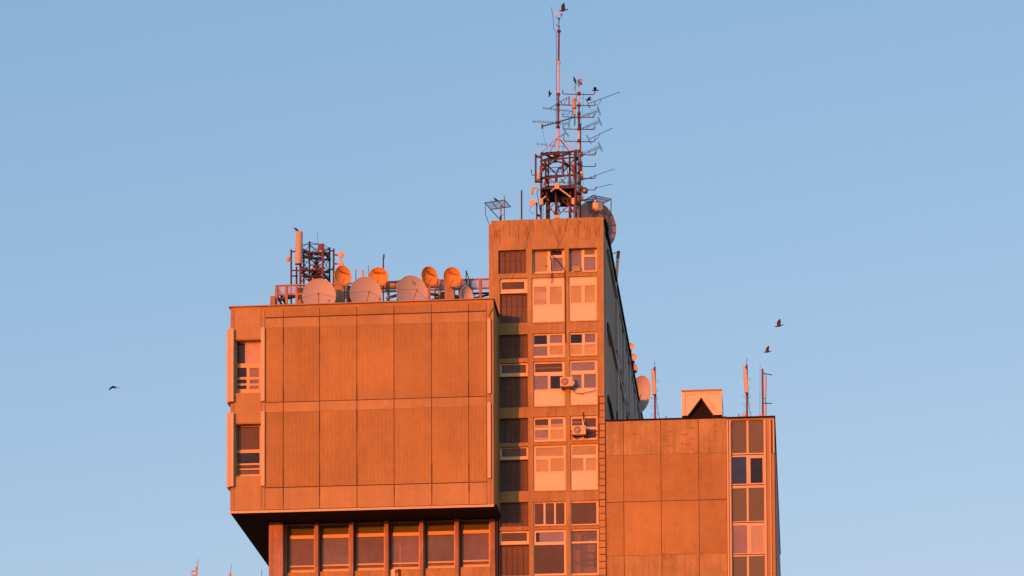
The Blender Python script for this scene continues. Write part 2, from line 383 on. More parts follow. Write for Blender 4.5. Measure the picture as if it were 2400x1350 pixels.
pf = MB(); pf.box(TX1 - .02, TX1 + .11, YT + .35, YBACK, TZ - .06, TZ + .03); pf.box(TX1 - .05, TX1 + .13, YT + 1.4, YT + 2.2, TZ - .3, TZ + .22)
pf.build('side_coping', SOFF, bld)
c1 = atX(1424.5, 765, TX1 + .1)
MB().tube([atX(1424, 755, TX1 + .07), atX(1424.5, 775, TX1 + .07), atX(1430, 806, TX1 + .07), atX(1431, 812, TX1 + .07)], .035, 6).build('side_cable', CABLE, bld)
MB().tube([atX(x, y, TX1 + .08) for x, y in ((1425, 930), (1430, 945), (1436, 978), (1439, 995))], .07, 8).build('side_pipe', DARK, bld)
MB().tube([atX(x, y, TX1 + .06) for x, y in ((1447, 965), (1447, 985))], .03, 6).build('side_rail', DARK, bld)

# ---- hanging block
lb = MB()
lw = rect(553, 797, 612, 922, YL); lw2 = rect(553, 993.5, 612, 1117.5, YL)
LD = YL + 14
wall(lb, LX0, LX1, LZ0, LZ1, YL, [tuple(round(v, 3) for v in lw), tuple(round(v, 3) for v in lw2)], .4)
lb.add([(LX1, YL, LZ0), (LX1, LD, LZ0), (LX1, LD, LZ1), (LX1, YL, LZ1)], [(0, 1, 2, 3)])
lb.add([(LX0, YL, LZ0), (LX0, YL, LZ1), (LX0, LD, LZ1), (LX0, LD, LZ0)], [(0, 1, 2, 3)])
lb.add([(LX0, LD, LZ0), (LX0, LD, LZ1), (LX1, LD, LZ1), (LX1, LD, LZ0)], [(0, 1, 2, 3)])
lb.box(LX0 + .1, LX1 - .1, YL + .42, YL + .46, LZ0 + .2, LZ1 - .5)
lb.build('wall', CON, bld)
Yp = YL
jx = [664, 749, 836.5, 923.5, 1011.5, 1098.5]
jX = [XX(x + .35, 950, YL) for x in jx]
xL = XX(621.5, 950, YL); xR = XX(1141, 950, YL)
zr = lambda y: ZZ(880, y + .45, YL)
cols = [xL] + jX + [xR]
rows_rib = [(717, 736), (761, 935.5), (959.5, 1135.5)]
rows_flat = [(738.5, 760.7), (937, 959.2), (1137.5, 1188)]
rs = random.Random(11)
for i in range(len(cols) - 1):
    a, b = cols[i] + .014, cols[i + 1] - .014
    for (t, bt) in rows_rib:                                         # ribbed cladding panels, each its own part
        z1, z0 = zr(t), zr(bt); mb = MB(); n = max(4, round((b - a) / .058)); p = (b - a) / n; off = rs.uniform(0, .012)
        mb.box(a, b, Yp - .022 - off, Yp - .003, z0, z1)
        f = Yp - .022 - off
        for k in range(n):
            c = a + p * (k + .5)
            mb.add([(c - p * .36, f - .001, z0), (c + p * .36, f - .001, z0), (c + p * .2, f - .017, z0), (c - p * .2, f - .017, z0), (c - p * .36, f - .001, z1), (c + p * .36, f - .001, z1), (c + p * .2, f - .017, z1), (c - p * .2, f - .017, z1)],
                   [(0, 3, 7, 4), (3, 2, 6, 7), (2, 1, 5, 6), (0, 1, 2, 3), (4, 7, 6, 5)])
        mb.build('ribbed_panel', CONR, bld)
    for (t, bt) in rows_flat:
        z1, z0 = zr(t), zr(bt); off = rs.uniform(0, .01)
        MB().box(a, b, Yp - .03 - off, Yp - .003, z0, z1).build('flat_panel', CON, bld, bevel=.006)
MB().box(xL, xR, Yp - .002, Yp - .0005, LZ0 + .05, zr(717.5)).build('joint_backing', JOINT, bld)
rs2 = random.Random(4); lm = mat('panel_grime', (.37, .235, .09), .95)
for i in range(30):
    x = rs2.uniform(625, 1135); y = rs2.choice((738.5, 937.5, 1138)); a = at(x, y, YL); z1 = zr(y)
    MB().box(a.x, a.x + rs2.uniform(.012, .03), Yp - .045 - i * .0003, Yp - .041, z1 - rs2.uniform(.06, .30), z1 - .01).build('stain', lm, bld)
for x_ in jX:
    for (t_, b_) in ((762, 800), (900, 935), (960, 1010), (1090, 1135), (1140, 1160)):
        if rs2.random() < .5: MB().box(x_ - rs2.uniform(.017, .026), x_ + .018, Yp - .05, Yp - .045, zr(b_), zr(t_)).build('sealant', JOINT, bld)
ed = MB()                                                            # narrow edge strips, window column apron panels
def strip(mb, x0, x1, y0, y1, d=.03):
    a, b, c, e = rect(x0, y0, x1, y1, YL); c = ZZ(880, y1, YL) ; e = ZZ(880, y0, YL); MB().box(a, b, Yp - d, Yp - .004, c, e).build('edge_panel', CON, bld, bevel=.006)
for (t, bt) in ((718, 737.5), (739, 763), (763.8, 935), (937, 960), (960.6, 1136), (1137.5, 1188)):
    strip(ed, 541, 548.3, t, bt); strip(ed, 613, 620.8, t, bt); strip(ed, 1141.8, 1149.5, t, bt); strip(ed, 1152, 1156.8, t, bt)
for (t, bt) in ((711, 786), (912.5, 983.0), (1108.5, 1188)):
    strip(ed, 549.4, 612, t, bt, .034)
cp = MB()
zc1 = LZ1 - .005
cp.box(LX0 - .07, LX1 + .06, YL - .11, YL + .25, zc1 - .03, zc1 + .01); cp.box(LX1 - .2, LX1 + .06, YL + .25, LD, zc1 - .03, zc1 + .01); cp.box(LX0 - .07, LX0 + .2, YL + .25, LD, zc1 - .03, zc1 + .01)
cp.build('coping', COPE, bld)
MB().box(LX0 + .02, LX1 - .003, YL - .07, YL - .03, ZZ(880, 1195.5, YL), ZZ(880, 1190.3, YL)).build('bottom_ledge', FIN, bld)
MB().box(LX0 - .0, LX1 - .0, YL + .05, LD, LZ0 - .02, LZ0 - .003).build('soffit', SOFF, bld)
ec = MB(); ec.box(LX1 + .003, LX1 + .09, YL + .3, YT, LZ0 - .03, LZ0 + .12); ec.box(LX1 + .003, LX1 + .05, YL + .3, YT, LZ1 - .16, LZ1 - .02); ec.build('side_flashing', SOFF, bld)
MB().box(LX0 + .1, LX1 - .1, YL + .25, LD - .1, LZ1 - .5, LZ1 - .4).build('roof', ROOF, bld)
for (y0, y1) in ((770.5, 943), (967, 1141.5)):
    a, b, _, _ = rect(531, y0, 547.5, y1, YL - .2); c, e = ZZ(540, y1, YL - .2), ZZ(540, y0, YL - .2)
    mb = MB(); mb.box(a, a + (b - a) * .42, YL - .20, YL + .55, c, e); mb.box(a + (b - a) * .46, b, YL - .235, YL + .40, c + .03, e - .0)
    mb.build('window_fin', FIN, bld, bevel=.008)
    a, b, _, _ = rect(611.5, y0, 620.3, y1, YL - .14); d1 = -2.8 / 55; c, e = ZZ(616, y1 - 3, YL - .14), ZZ(616, y0 - 3, YL - .14)
    MB().box(a, b, YL - .16, YL + .02, c, e).build('window_fin', FIN, bld, bevel=.008)
    a, b, _, _ = rect(1142.6, y0, 1150.6, y1, YL - .1); dy = -20; c, e = ZZ(1146, y1 + dy - 1, YL - .1), ZZ(1146, y0 + dy - 3, YL - .1)
    MB().box(a, b, YL - .13, YL + .02, c, e).build('window_fin', FIN, bld, bevel=.008)
# dark strips painting the shadow line right of the far fin
for (y0, y1) in ((748, 922), (947, 1122)):
    a, b, c, e = rect(1150.8, y0, 1153, y1, YL); MB().box(a, b, YL - .033, YL - .0045, c, e).build('dark_strip', JOINT, bld)
def win_l(r, panes, name='window'): return window(r, panes, Y=YL, rec=.36, frame=YEL)
win_l((553, 798, 612, 922), [(554.5, 804, 574.5, 852, 'dark'), (576, 804, 609, 852, 'curtain'), (556.5, 862, 578, 884, 'dark'), (585, 862, 607, 884, 'pink'), (556.5, 889.5, 578, 899, 'dark'), (585, 889.5, 607, 899, 'pink'), (556.5, 903.5, 578, 912, 'dark'), (585, 903.5, 607, 912, 'pink')])
win_l((553, 994, 612, 1117), [(554.5, 1000, 608.5, 1054, 'brown'), (554.5, 1061.5, 608.5, 1086, 'dark'), (554.5, 1090, 608.5, 1098, 'brown'), (554.5, 1101, 608.5, 1112, 'low')])

# ---- storey below the hanging block
low = MB()
LW = [(677, 738.3, 1236, 1337.5), (753.5, 820, 1233.5, 1335), (834, 902.5, 1231, 1332.5), (917, 984.3, 1229, 1330.5), (1001, 1067, 1227, 1327.5), (1083, 1148.5, 1224, 1324.5)]
lh = []
for i, (a, b, t, bt) in enumerate(LW):
    nx = LW[i + 1][0] if i < 5 else 1166
    lh.append(rect(a - 5, 1190, b, bt + 4, YT))
zt = LZ0 - .025
lh = [tuple(round(v, 3) for v in (a, b, c, zt - .06)) for a, b, c, d in lh]
wall(low, BX0, TX0 + .4, 0, zt - .02, YT, lh, .34)
low.add([(BX0, YT, 0), (BX0, YT, zt), (BX0, YBACK, zt), (BX0, YBACK, 0)], [(0, 1, 2, 3)])
low.add([(BX0, YBACK, 0), (BX0, YBACK, zt), (TX0, YBACK, zt), (TX0, YBACK, 0)], [(0, 1, 2, 3)])
low.box(BX0 + .1, TX0, YT + .36, YT + .4, 20, zt - .1)
low.build('wall', PIER, bld)
for i, (a, b, t, bt) in enumerate(LW):
    bar = bt - 80 + .5
    fr = window((a - .5, bt - 130, b, bt + 4), [(a + 1, bt - 128, b - 2.5, bar - 3, 'olive'), (a + 1, bar + 5, b - 2.5, bt - 12, ('low', 'low2', 'low', 'low3', 'low2', 'low3')[i]), (a + 1, bt - 8.5, b - 2.5, bt - 1.5, 'low')], rec=.24, frame=YEL, fth=.08, name='window')
    x0, x1, z0, z1 = rect(a - 3, bt + 5, b + .5, bt + 60, YT)
    MB().box(x0, x1, YT - .05, YT - .004, z0 - 3, z1).build('apron_panel', CONB, bld, bevel=.008)
    # pier to the right of the window
    if i < 5: x0, x1, _, _ = rect(b + .3, 1230, b + 9.3, 1350, YT)
    else: x0, x1, _, _ = rect(b + .3, 1230, 1161, 1350, YT)
    MB().box(x0, x1, YT - (.22 if i < 5 else .06), YT - .003, 20, zt - .02).build('pier', PIER, bld, bevel=.01)
x0, x1, _, _ = rect(630.5, 1230, 663, 1350, YT - .45)
MB().box(x0, x1, YT - .45, YT - .003, 0, zt - .02).build('pier', PIER, bld, bevel=.01)
dp = MB(); dp.tube(P([(1165.3, 1206), (1165.5, 1262), (1166, 1420)], YT - .16), .045, 8)
for y in (1234, 1255, 1300, 1345): dp.tube(P([(1165.6, y - 1), (1165.6, y + 1)], YT - .16), .07, 8)
dp.build('downpipe', DARK, bld)

# ---- right wing
rw = MB()
strip_h = rect(1713, 984, 1792, 1420, YR)
wall(rw, TX1 + .02, RX1, 0, RZ - .02, YR, [tuple(round(v, 3) for v in (strip_h[0], strip_h[1], strip_h[2], strip_h[3]))], .2)
rw.add([(RX1, YR, 0), (RX1, YR + 26, 0), (RX1, YR + 26, RZ - .02), (RX1, YR, RZ - .02)], [(0, 1, 2, 3)])
rw.add([(TX1, YR + 26, 0), (TX1, YR + 26, RZ - .02), (RX1, YR + 26, RZ - .02), (RX1, YR + 26, 0)], [(0, 1, 2, 3)])
rw.box(TX1 + .1, RX1 - .1, YR + .22, YR + .26, 20, RZ - .3)
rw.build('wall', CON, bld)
MB().box(TX1 + .02, RX1 - .05, YR + .3, YR + 25.9, RZ - .25, RZ - .15).build('roof', ROOF, bld)
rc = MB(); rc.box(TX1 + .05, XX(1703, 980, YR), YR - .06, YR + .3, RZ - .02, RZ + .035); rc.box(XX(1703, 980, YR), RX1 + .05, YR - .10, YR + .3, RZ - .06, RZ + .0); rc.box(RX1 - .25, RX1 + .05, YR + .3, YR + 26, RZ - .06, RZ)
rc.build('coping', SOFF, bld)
rj = [1419.8, 1462, 1549.8, 1638.2, 1703.5]
rX = [XX(x, 1150, YR) for x in rj]
zq = lambda y: ZZ(1560, y, YR)
for i in range(4):
    a, b = rX[i] + .011, rX[i + 1] - .011
    for (t, bt, kind) in ((985, 1064.6, 'f'), (1065, 1173.6, 'r'), (1175.2, 1300.2, 'r'), (1300.6, 1420, 'f')):
        z1, z0 = zq(t), zq(bt); off = rs.uniform(0, .01)
        if kind == 'f': MB().box(a, b, YR - .026 - off, YR - .003, z0, z1).build('flat_panel', CONB, bld, bevel=.005)
        else:
            mb = MB(); n = round((b - a) / .056); p = (b - a) / n; f = YR - .02 - off; mb.box(a, b, f, YR - .003, z0, z1)
            for k in range(n):
                c = a + p * (k + .5)
                mb.add([(c - p * .36, f - .001, z0), (c + p * .36, f - .001, z0), (c + p * .2, f - .014, z0), (c - p * .2, f - .014, z0), (c - p * .36, f - .001, z1), (c + p * .36, f - .001, z1), (c + p * .2, f - .014, z1), (c - p * .2, f - .014, z1)],
                       [(0, 3, 7, 4), (3, 2, 6, 7), (2, 1, 5, 6), (0, 1, 2, 3), (4, 7, 6, 5)])
            mb.build('ribbed_panel', CONR, bld)
MB().box(rX[0], rX[-1], YR - .002, YR - .0005, zq(1420), zq(984)).build('joint_backing', JOINT, bld)
st = MB()
for (x, d) in ((1549.3, 26), (1637, 12)):
    for k in range(d):
        a = at(x + rs.uniform(0, 3), rs.uniform(990, 1170) if rs.random() < .6 else rs.uniform(1295, 1312), YR); st.box(a.x, a.x + rs.uniform(.03, .25), YR - .042 - k * .0002, YR - .036, a.z - .02, a.z)
for k in range(26):
    a = at(rs.uniform(1425, 1700), rs.uniform(990, 1055), YR); st.box(a.x, a.x + rs.uniform(.05, .3), YR - .05 - k * .0002, YR - .036, a.z - .012, a.z)
st.build('stains', mat('crack_stain', (.32, .19, .07), .95), bld)
# mullions and glazing strip
ml = MB()
def vbar(mb, px0, px1, y0, y1, d, Y=YR):
    a, b, c, e = rect(px0, y0, px1, y1, Y - d); mb.box(a, b, Y - d, Y + .16, c, e)
vbar(ml, 1704.8, 1708.3, 984, 1420, .07); vbar(ml, 1710.8, 1714.2, 984, 1420, .09); vbar(ml, 1791.5, 1796.6, 984, 1420, .09)
vbar(ml, 1805.3, 1808.0, 982, 1420, .07); vbar(ml, 1811.2, 1814.6, 982, 1062, .12)
ml.build('mullion', FIN, bld)
a, b, c, e = rect(1808.2, 984, 1811.1, 1062, YR); MB().box(a, b, YR - .01, YR - .004, c, e).build('dark_strip', JOINT, bld)  # dark strip drawn for the gap beside the edge mullion
a, b, c, e = rect(1797, 984, 1805, 1420, YR); MB().box(a, b, YR - .03, YR - .004, c, e).build('edge_strip', CON, bld)
def rwin(t, b_, panes, fr=FIN): return window((1713.6, t, 1792, b_), panes, Y=YR, rec=.12, frame=fr, fth=.06, pdep=.03)
RB = [985, 1062.5, 1069, 1135, 1142, 1221.5, 1228, 1298, 1303, 1420]
rwin(984, 1064, [(1716, 986, 1749.5, 1062, 'opaque'), (1754.5, 985, 1790.5, 1061.5, 'opaque')])
rwin(1065.5, 1135, [(1716, 1071, 1749.5, 1134, 'blue'), (1759, 1073.5, 1787.5, 1132, 'dark')])
rwin(1136.5, 1223, [(1716, 1144.5, 1750, 1222, 'opaque'), (1754.8, 1143, 1791, 1221, 'opaque')])
rwin(1224.5, 1298, [(1717, 1231.5, 1751, 1297, 'pink'), (1761.5, 1233.5, 1789, 1295, 'curtain')])
rwin(1299.5, 1420, [(1717, 1304.5, 1751, 1419, 'opaque'), (1756, 1303.5, 1791.5, 1419, 'opaque')])
rsd = MB(); rsd.box(RX1 + .003, RX1 + .06, YR + .1, YR + 25, 20, ZZ(1815, 1064, YR)); rsd.build('side_cladding', mat('blue_grey_cladding', (.16, .15, .16), .6, var=.1), bld)
# low podium roof, just below the picture
MB().box(BX0 - 14, TX0 + 4, YT - 4.5, YBACK, 0, 31.3).build('podium', CONB, bld)

# ------------------------------------------------------------------ rooftop of the hanging block
LR = LZ1 - .4                                                        # roof level
def frame_of(n, roll=0):
    n = Vector(n).normalized(); r = Vector((0, 0, 1)).cross(n)
    r = -r.normalized() if r.length > .01 else Vector((1, 0, 0))
    r = Vector((-n.y, n.x, 0)).normalized()                          # viewer's right when n points at the viewer
    u = n.cross(r); u.normalize()
    if u.z < 0: u = -u
    if roll:
        r, u = r * math.cos(roll) + u * math.sin(roll), u * math.cos(roll) - r * math.sin(roll)
    return r, u, n
def shell(mb, c, n, rad, dep, h=1.0, roll=0, th=.02, rings=7, seg=40):
    r, u, n = frame_of(n, roll); vs = []; fs = []
    for side in (0, 1):
        for i in range(rings + 1):
            q = i / rings
            for j in range(seg):
                t = 2 * math.pi * j / seg
                vs.append(c + r * (rad * q * math.cos(t)) + u * (rad * h * q * math.sin(t)) - n * (dep * (1 - q * q) + side * th))
    N = (rings + 1) * seg
    for side in (0, 1):
        for i in range(rings):
            for j in range(seg):
                f = (i * seg + j, i * seg + (j + 1) % seg, (i + 1) * seg + (j + 1) % seg, (i + 1) * seg + j)
                fs.append(tuple(side * N + k for k in (f if side else f[::-1])))
    for j in range(seg):
        fs.append((rings * seg + j, rings * seg + (j + 1) % seg, N + rings * seg + (j + 1) % seg, N + rings * seg + j))
    mb.add(vs, fs, True); return r, u, n
def text_mesh(body, size, mp):
    cu = bpy.data.curves.new('t', 'FONT'); cu.body = body; cu.size = size; cu.align_x = 'CENTER'; cu.resolution_u = 2
    o = bpy.data.objects.new('t', cu); C.objects.link(o); dg = bpy.context.evaluated_depsgraph_get(); dg.update()
    me = bpy.data.meshes.new_from_object(o.evaluated_get(dg)); vs = [mp(v.co.x, v.co.y) for v in me.vertices]; fs = [tuple(p.vertices) for p in me.polygons]
    bpy.data.objects.remove(o); bpy.data.meshes.remove(me); return vs, fs
def dish(px, py, Y, rpx, n, material, label, group, zbase, dep=.16, h=1.08, roll=0, text=None, arm=True, stand='tube', tcol=None, text_off=.40, tsize=.46, name='satellite_dish', struts=False):
    c = at(px, py, Y); rad = rpx * PX * Y / 143.0
    t = thing(name, (c.x, c.y + .3, zbase), label, 'satellite dish', group)
    mb = MB(); r, u, n = shell(mb, c, n, rad, dep, h, roll); rf_ = mb.build('reflector', material, t)
    rim = MB(); rim.tube([c + r * (rad * math.cos(k * math.pi / 24)) + u * (rad * h * math.sin(k * math.pi / 24)) for k in range(49)], .014, 6, cap=False)
    rim.build('rim', FIN if material is DISH else ODISH, t)
    surf = lambda a, b, off=.006: c + r * a + u * b - n * (dep * (1 - min(1, (a / rad) ** 2 + (b / rad / h) ** 2)) - off)
    if text:
        # subdivide-free projection of the lettering on the curved reflector
        vs, fs = text_mesh(text, rad * tsize, lambda a, b: surf(a, b + rad * text_off, .02))
        MB().add(vs, fs).build('lettering', tcol or INK, rf_, flat=True)
    if arm:
        foot = c - u * rad * h * .98; feed = c + n * rad * (1.05 if rad > .5 else .75) - u * rad * (.30 if rad > .5 else .62)
        a = MB(); a.tube([foot, foot.lerp(feed, .5) - u * .06 * rad, feed], .006 + .022 * rad, 6); a.build('feed_arm', DUCT if material is DISH else INKF, t)
        f = MB(); f.lathe(feed - n * .02, -n * 1 + u * .15, [(-.10 * rad, .035 * rad), (-.02 * rad, .05 * rad), (0, .07 * rad), (.05 * rad, .07 * rad)], 12); f.build('feed_horn', DUCT, t)
        if struts:
            a = MB()
            for s in (-1, 1): a.tube([c + r * s * rad * .96 - u * .1 * rad, feed], .006, 5)
            a.build('stay_wire', RUST, t)
    b = MB(); hub = c - n * (dep + .05)
    b.lathe(hub, -n, [(0, rad * .28), (.10, rad * .2), (.22, .07)], 14); b.build('mount', DISHB, t)
    back = c - n * (dep + .24)
    if stand == 'tube':
        s = MB(); s.tube([back, (back.x, back.y, zbase)], .05, 10); s.box(back.x - .2, back.x + .2, back.y - .2, back.y + .2, zbase, zbase + .03); s.build('stand', STEEL, t)
    elif stand == 'block':
        s = MB(); s.box(back.x - .22, back.x + .22, back.y - .02, back.y + .34, zbase, back.z + .06); s.build('stand', DUCT, t, bevel=.02)
    elif stand == 'cone':                                            # dark cabinet-like pedestal widening to the roof
        s = MB(); z1 = back.z + .05; hw = .16; bw = .40
        vs = [(back.x + a * k, back.y + .1 + b_ * k, z) for z, k in ((zbase, bw), (z1, hw)) for a, b_ in ((-1, -1), (1, -1), (1, 1), (-1, 1))]
        s.add(vs, [(3, 2, 1, 0), (4, 5, 6, 7), (0, 1, 5, 4), (1, 2, 6, 5), (2, 3, 7, 6), (3, 0, 4, 7)]); s.build('stand', DARK, t, bevel=.02)
    return t
GRD = 'large grey satellite dishes along the edge of the hanging block'
GOR = 'orange satellite dishes behind the grey ones'
d1 = dish(748, 693, 142.1, 39, (.10, -.98, .10), DISH, 'large grey dish in front of the red lattice tower, leftmost of the big dishes', GRD, LR, stand='cone', struts=True)
d2 = dish(857.5, 689, 142.1, 38, (.34, -.93, .12), DISH, 'large grey dish half covering an orange dish, middle of the three big grey dishes', GRD, LR, stand='cone', struts=True, roll=-.12, h=1.12)
d3 = dish(966, 686, 142.1, 38.5, (.44, -.88, .14), DISH, 'large grey dish marked 1q near its top edge, between two orange dishes', GRD, LR, stand='cone', struts=True, roll=-.22, h=1.12, text='1q', text_off=.66, tsize=.26)
d4 = dish(1093, 692, 142.3, 17, (.62, -.76, .10), DISH, 'small grey dish low beside the tower wall, in front of the grid screen', None, LR, roll=-.35, h=1.3)
GROUPO = GOR
dish(803.5, 646.5, 143.2, 21, (.50, -.84, .06), ODISH, 'orange dish turned aside just left of the thin ball-topped rod', GROUPO, LR, roll=-.22, h=1.15, text='Televés', stand='block')
dish(887, 649, 143.2, 22.5, (.12, -.98, .06), ODISH, 'orange dish facing straight out, its lower left covered by a big grey dish', GROUPO, LR, roll=-.08, h=1.03, text='Televés', stand='tube')
dish(1006.5, 648, 143.2, 22, (.62, -.76, .08), ODISH, 'orange dish turned sharply aside above the grey dish marked 1q', GROUPO, LR, roll=-.40, h=1.12, text='Televés', stand='tube')
dish(1060, 649.5, 143.2, 21.5, (.40, -.9, .06), ODISH, 'orange dish with faded lettering on a tan block pedestal, nearest the tower', GROUPO, LR, roll=-.28, h=1.12, text='Televés', tcol=INKF, stand='block')

# grid screen behind the dishes
t = thing('roof_screen', (XX(895, 700, 144.6), 144.6, LR), 'terracotta coloured grid screen with pale sheets standing behind the dishes on the hanging block', 'screen')
YS = 144.6
sx0, sx1 = XX(648, 690, YS), XX(1150, 690, YS)
zt_, zm_ = ZZ(900, 660.5, YS), ZZ(900, 683, YS)
zb_ = LR
mb = MB(); nb = 21; bw = (sx1 - sx0) / nb
for i in range(nb + 1):
    x = sx0 + bw * i; wd = .055 if i % 2 else .06; mb.box(x - wd, x + wd, YS - .06, YS + .06, zb_, zt_)
mb.build('post', SCRN, t, bevel=.01)
mb = MB(); mb.box(sx0, sx1, YS - .04, YS + .04, zm_ - .04, zm_ + .04); mb.box(sx0, sx1, YS - .05, YS + .05, zm_ - .53, zm_ - .44); mb.box(sx0 - .05, sx1, YS - .05, YS + .05, zt_ - .05, zt_ + .003)
mb.box(sx0 - .06, sx0 + .06, YS + .06, YS + 6, zt_ - .06, zt_); mb.box(sx0 - .04, sx0 + .04, YS + .06, YS + 6, zm_ - .04, zm_ + .04); mb.build('rail', SCRN, t)
for i in (0, 1, 6, 17, 19, 20, 18, 16):
    MB().box(sx0 + bw * i + .06, sx0 + bw * (i + 1) - .06, YS - .01, YS + .005, zm_ + .04, zt_ - .05).build('pale_sheet', SPANE, t)
a = at(638, 706, 143.9)
single(MB().box(a.x - .04, a.x + .18, 143.6, 144.1, LR, a.z + .15), 'roof_box', SCRN, 'small terracotta box at the left foot of the grid screen', 'box')

# ducts and clutter behind
Yd = 145.6
t = thing('roof_duct', (XX(960, 700, Yd), Yd, LR), 'tan horizontal ventilation duct lying behind the orange dishes', 'duct')
mb = MB(); a, b = at(850, 670.5, Yd), at(1088, 662.5, Yd); b.z = a.z; mb.tube([a, b], .19, 20); mb.build('duct_tube', DUCT, t)
mb = MB()
for x in (868, 905, 935, 975, 1026, 1075):
    q = XX(x, 668, Yd); mb.tube([(q, Yd, a.z), (q + .05, Yd, a.z)], .215, 20)
mb.build('flange', RUST, t)
for x in (880, 950, 1020, 1080):
    q = XX(x, 668, Yd); s = MB(); s.box(q - .04, q + .04, Yd - .05, Yd + .05, LR, a.z - .18); s.build('leg', STEEL, t)
def pipe(pts, Y, r, m_, label, name='roof_pipe', grp=None): return single(MB().tube(P(pts, Y), r, 10), name, m_, label, 'pipe', grp)
pipe([(905, 700), (936, 690), (970, 706)], 145.2, .07, DUCT, 'bent tan pipe low between the second and third big grey dishes', grp='roof pipes behind the screen')
pipe([(1010, 705), (1050, 690), (1090, 700)], 145.3, .08, DUCT, 'bent tan pipe low behind the tan block pedestal', grp='roof pipes behind the screen')
pipe([(1000, 688), (1075, 697)], 145.4, .07, RUST, 'straight rusty pipe sloping behind the orange dish with faded lettering', grp='roof pipes behind the screen')
pipe([(1100, 702), (1148, 690)], 145.9, .05, DULL, 'thin grey pipe sloping up to the tower wall behind the grid screen', grp='roof pipes behind the screen')
pipe([(1108, 688), (1148, 687)], 146.0, .05, RUST, 'thin rusty pipe lying level at the tower wall behind the grid screen', grp='roof pipes behind the screen')
pipe([(655, 702), (690, 694), (715, 700)], 145.5, .09, DULL, 'bent grey pipe behind the left end of the grid screen', grp='roof pipes behind the screen')
pipe([(790, 690), (830, 700)], 145.0, .10, DUCT, 'thick tan pipe stub between the first and second big grey dishes', grp='roof pipes behind the screen')
def cabinet(x0, x1, y0, Y, m_, label, grp=None):
    a, b = XX(x0, y0, Y), XX(x1, y0, Y); mb = MB(); z = ZZ((x0 + x1) / 2, y0, Y); mb.box(a, b, Y, Y + .6, LR, z); mb.box(a - .03, b + .03, Y - .03, Y + .63, z, z + .04)
    for k in range(4): mb.box(a + .06, b - .06, Y - .012, Y, z - .1 - k * .09, z - .06 - k * .09)
    return single(mb, 'roof_cabinet', m_, label, 'cabinet', grp)
cabinet(696, 716, 676, 145.1, DUCT, 'tan metal cabinet behind the grid screen, left of the first big grey dish', 'roof cabinets')
cabinet(815, 838, 672, 145.0, RUST, 'rust brown cabinet right behind the tan block under the leftmost orange dish', 'roof cabinets')
cabinet(930, 948, 684, 144.9, DUCT, 'tan cabinet between the second and third big grey dishes', 'roof cabinets')
cabinet(1030, 1046, 686, 145.0, DUCT, 'tan cabinet left of the pedestal of the orange dish with faded lettering', 'roof cabinets')
# rods and small aerials
def rod(x, y0, y1, Y, r, m_, name, label, cat='antenna', grp=None, zb=None, x2=None):
    a = at(x, y0, Y); b = at(x2 if x2 else x, y1, Y); mb = MB(); base = Vector((b.x, b.y, zb if zb is not None else b.z)); mb.tube([base, a], r, 6)
    return single(mb, name, m_, label, cat, grp, loc=base)
t = thing('ball_antenna', (XX(834, 650, 144.2), 144.2, LR), 'thin rod with a small ball on top, above the middle big grey dish', 'antenna')
MB().tube([(XX(834, 650, 144.2), 144.2, LR), at(834, 636, 144.2)], .018, 6).build('rod', STEEL, t)
c_ = at(834.5, 633.5, 144.2); MB().lathe(c_, (0, 0, 1), [(-.045, .01), (-.03, .035), (0, .048), (.03, .035), (.045, .01)], 12).build('ball', RADOME, t)
c_ = at(849.5, 632, 144.2); z0 = LR; mb = MB(); mb.lathe((c_.x, c_.y, z0), (0, 0, 1), [(0, .03), (c_.z - z0 - .6, .03), (c_.z - z0 - .58, .056), (c_.z - z0 - .02, .056), (c_.z - z0, .03)], 14)
single(mb, 'tube_antenna', RADOME, 'short cream tube antenna sticking up behind the middle big grey dish', 'antenna', loc=(c_.x, c_.y, z0))
rod(863.5, 622, 660, 144.3, .014, STEEL, 'whip_antenna', 'thin grey whip just left of the orange dish that faces straight out', zb=LR)
t = thing('whip_mast', (XX(898, 640, 144.4), 144.4, LR), 'dark mast with a thicker tip rising above the orange dish that faces straight out', 'antenna')
MB().tube([(XX(898, 640, 144.4), 144.4, LR), at(898.5, 604, 144.4)], .03, 8).build('mast', DARK, t)
MB().tube([at(899.5, 606, 144.4), at(899.5, 596, 144.4)], .035, 8).build('tip', DULL, t)
t = thing('tripod_frame', (XX(1100, 690, 144.0), 144.0, LR), 'thin dark A shaped frame leaning in front of the grid screen beside the tower', 'frame')
for k, pts in enumerate((((1092.5, 634), (1092, 700)), ((1092.5, 634), (1105, 674), (1114, 700)), ((1092, 655), (1101, 678)))):
    MB().tube(P(pts, 144.0), .022, 6).build('strut', DARK, t)

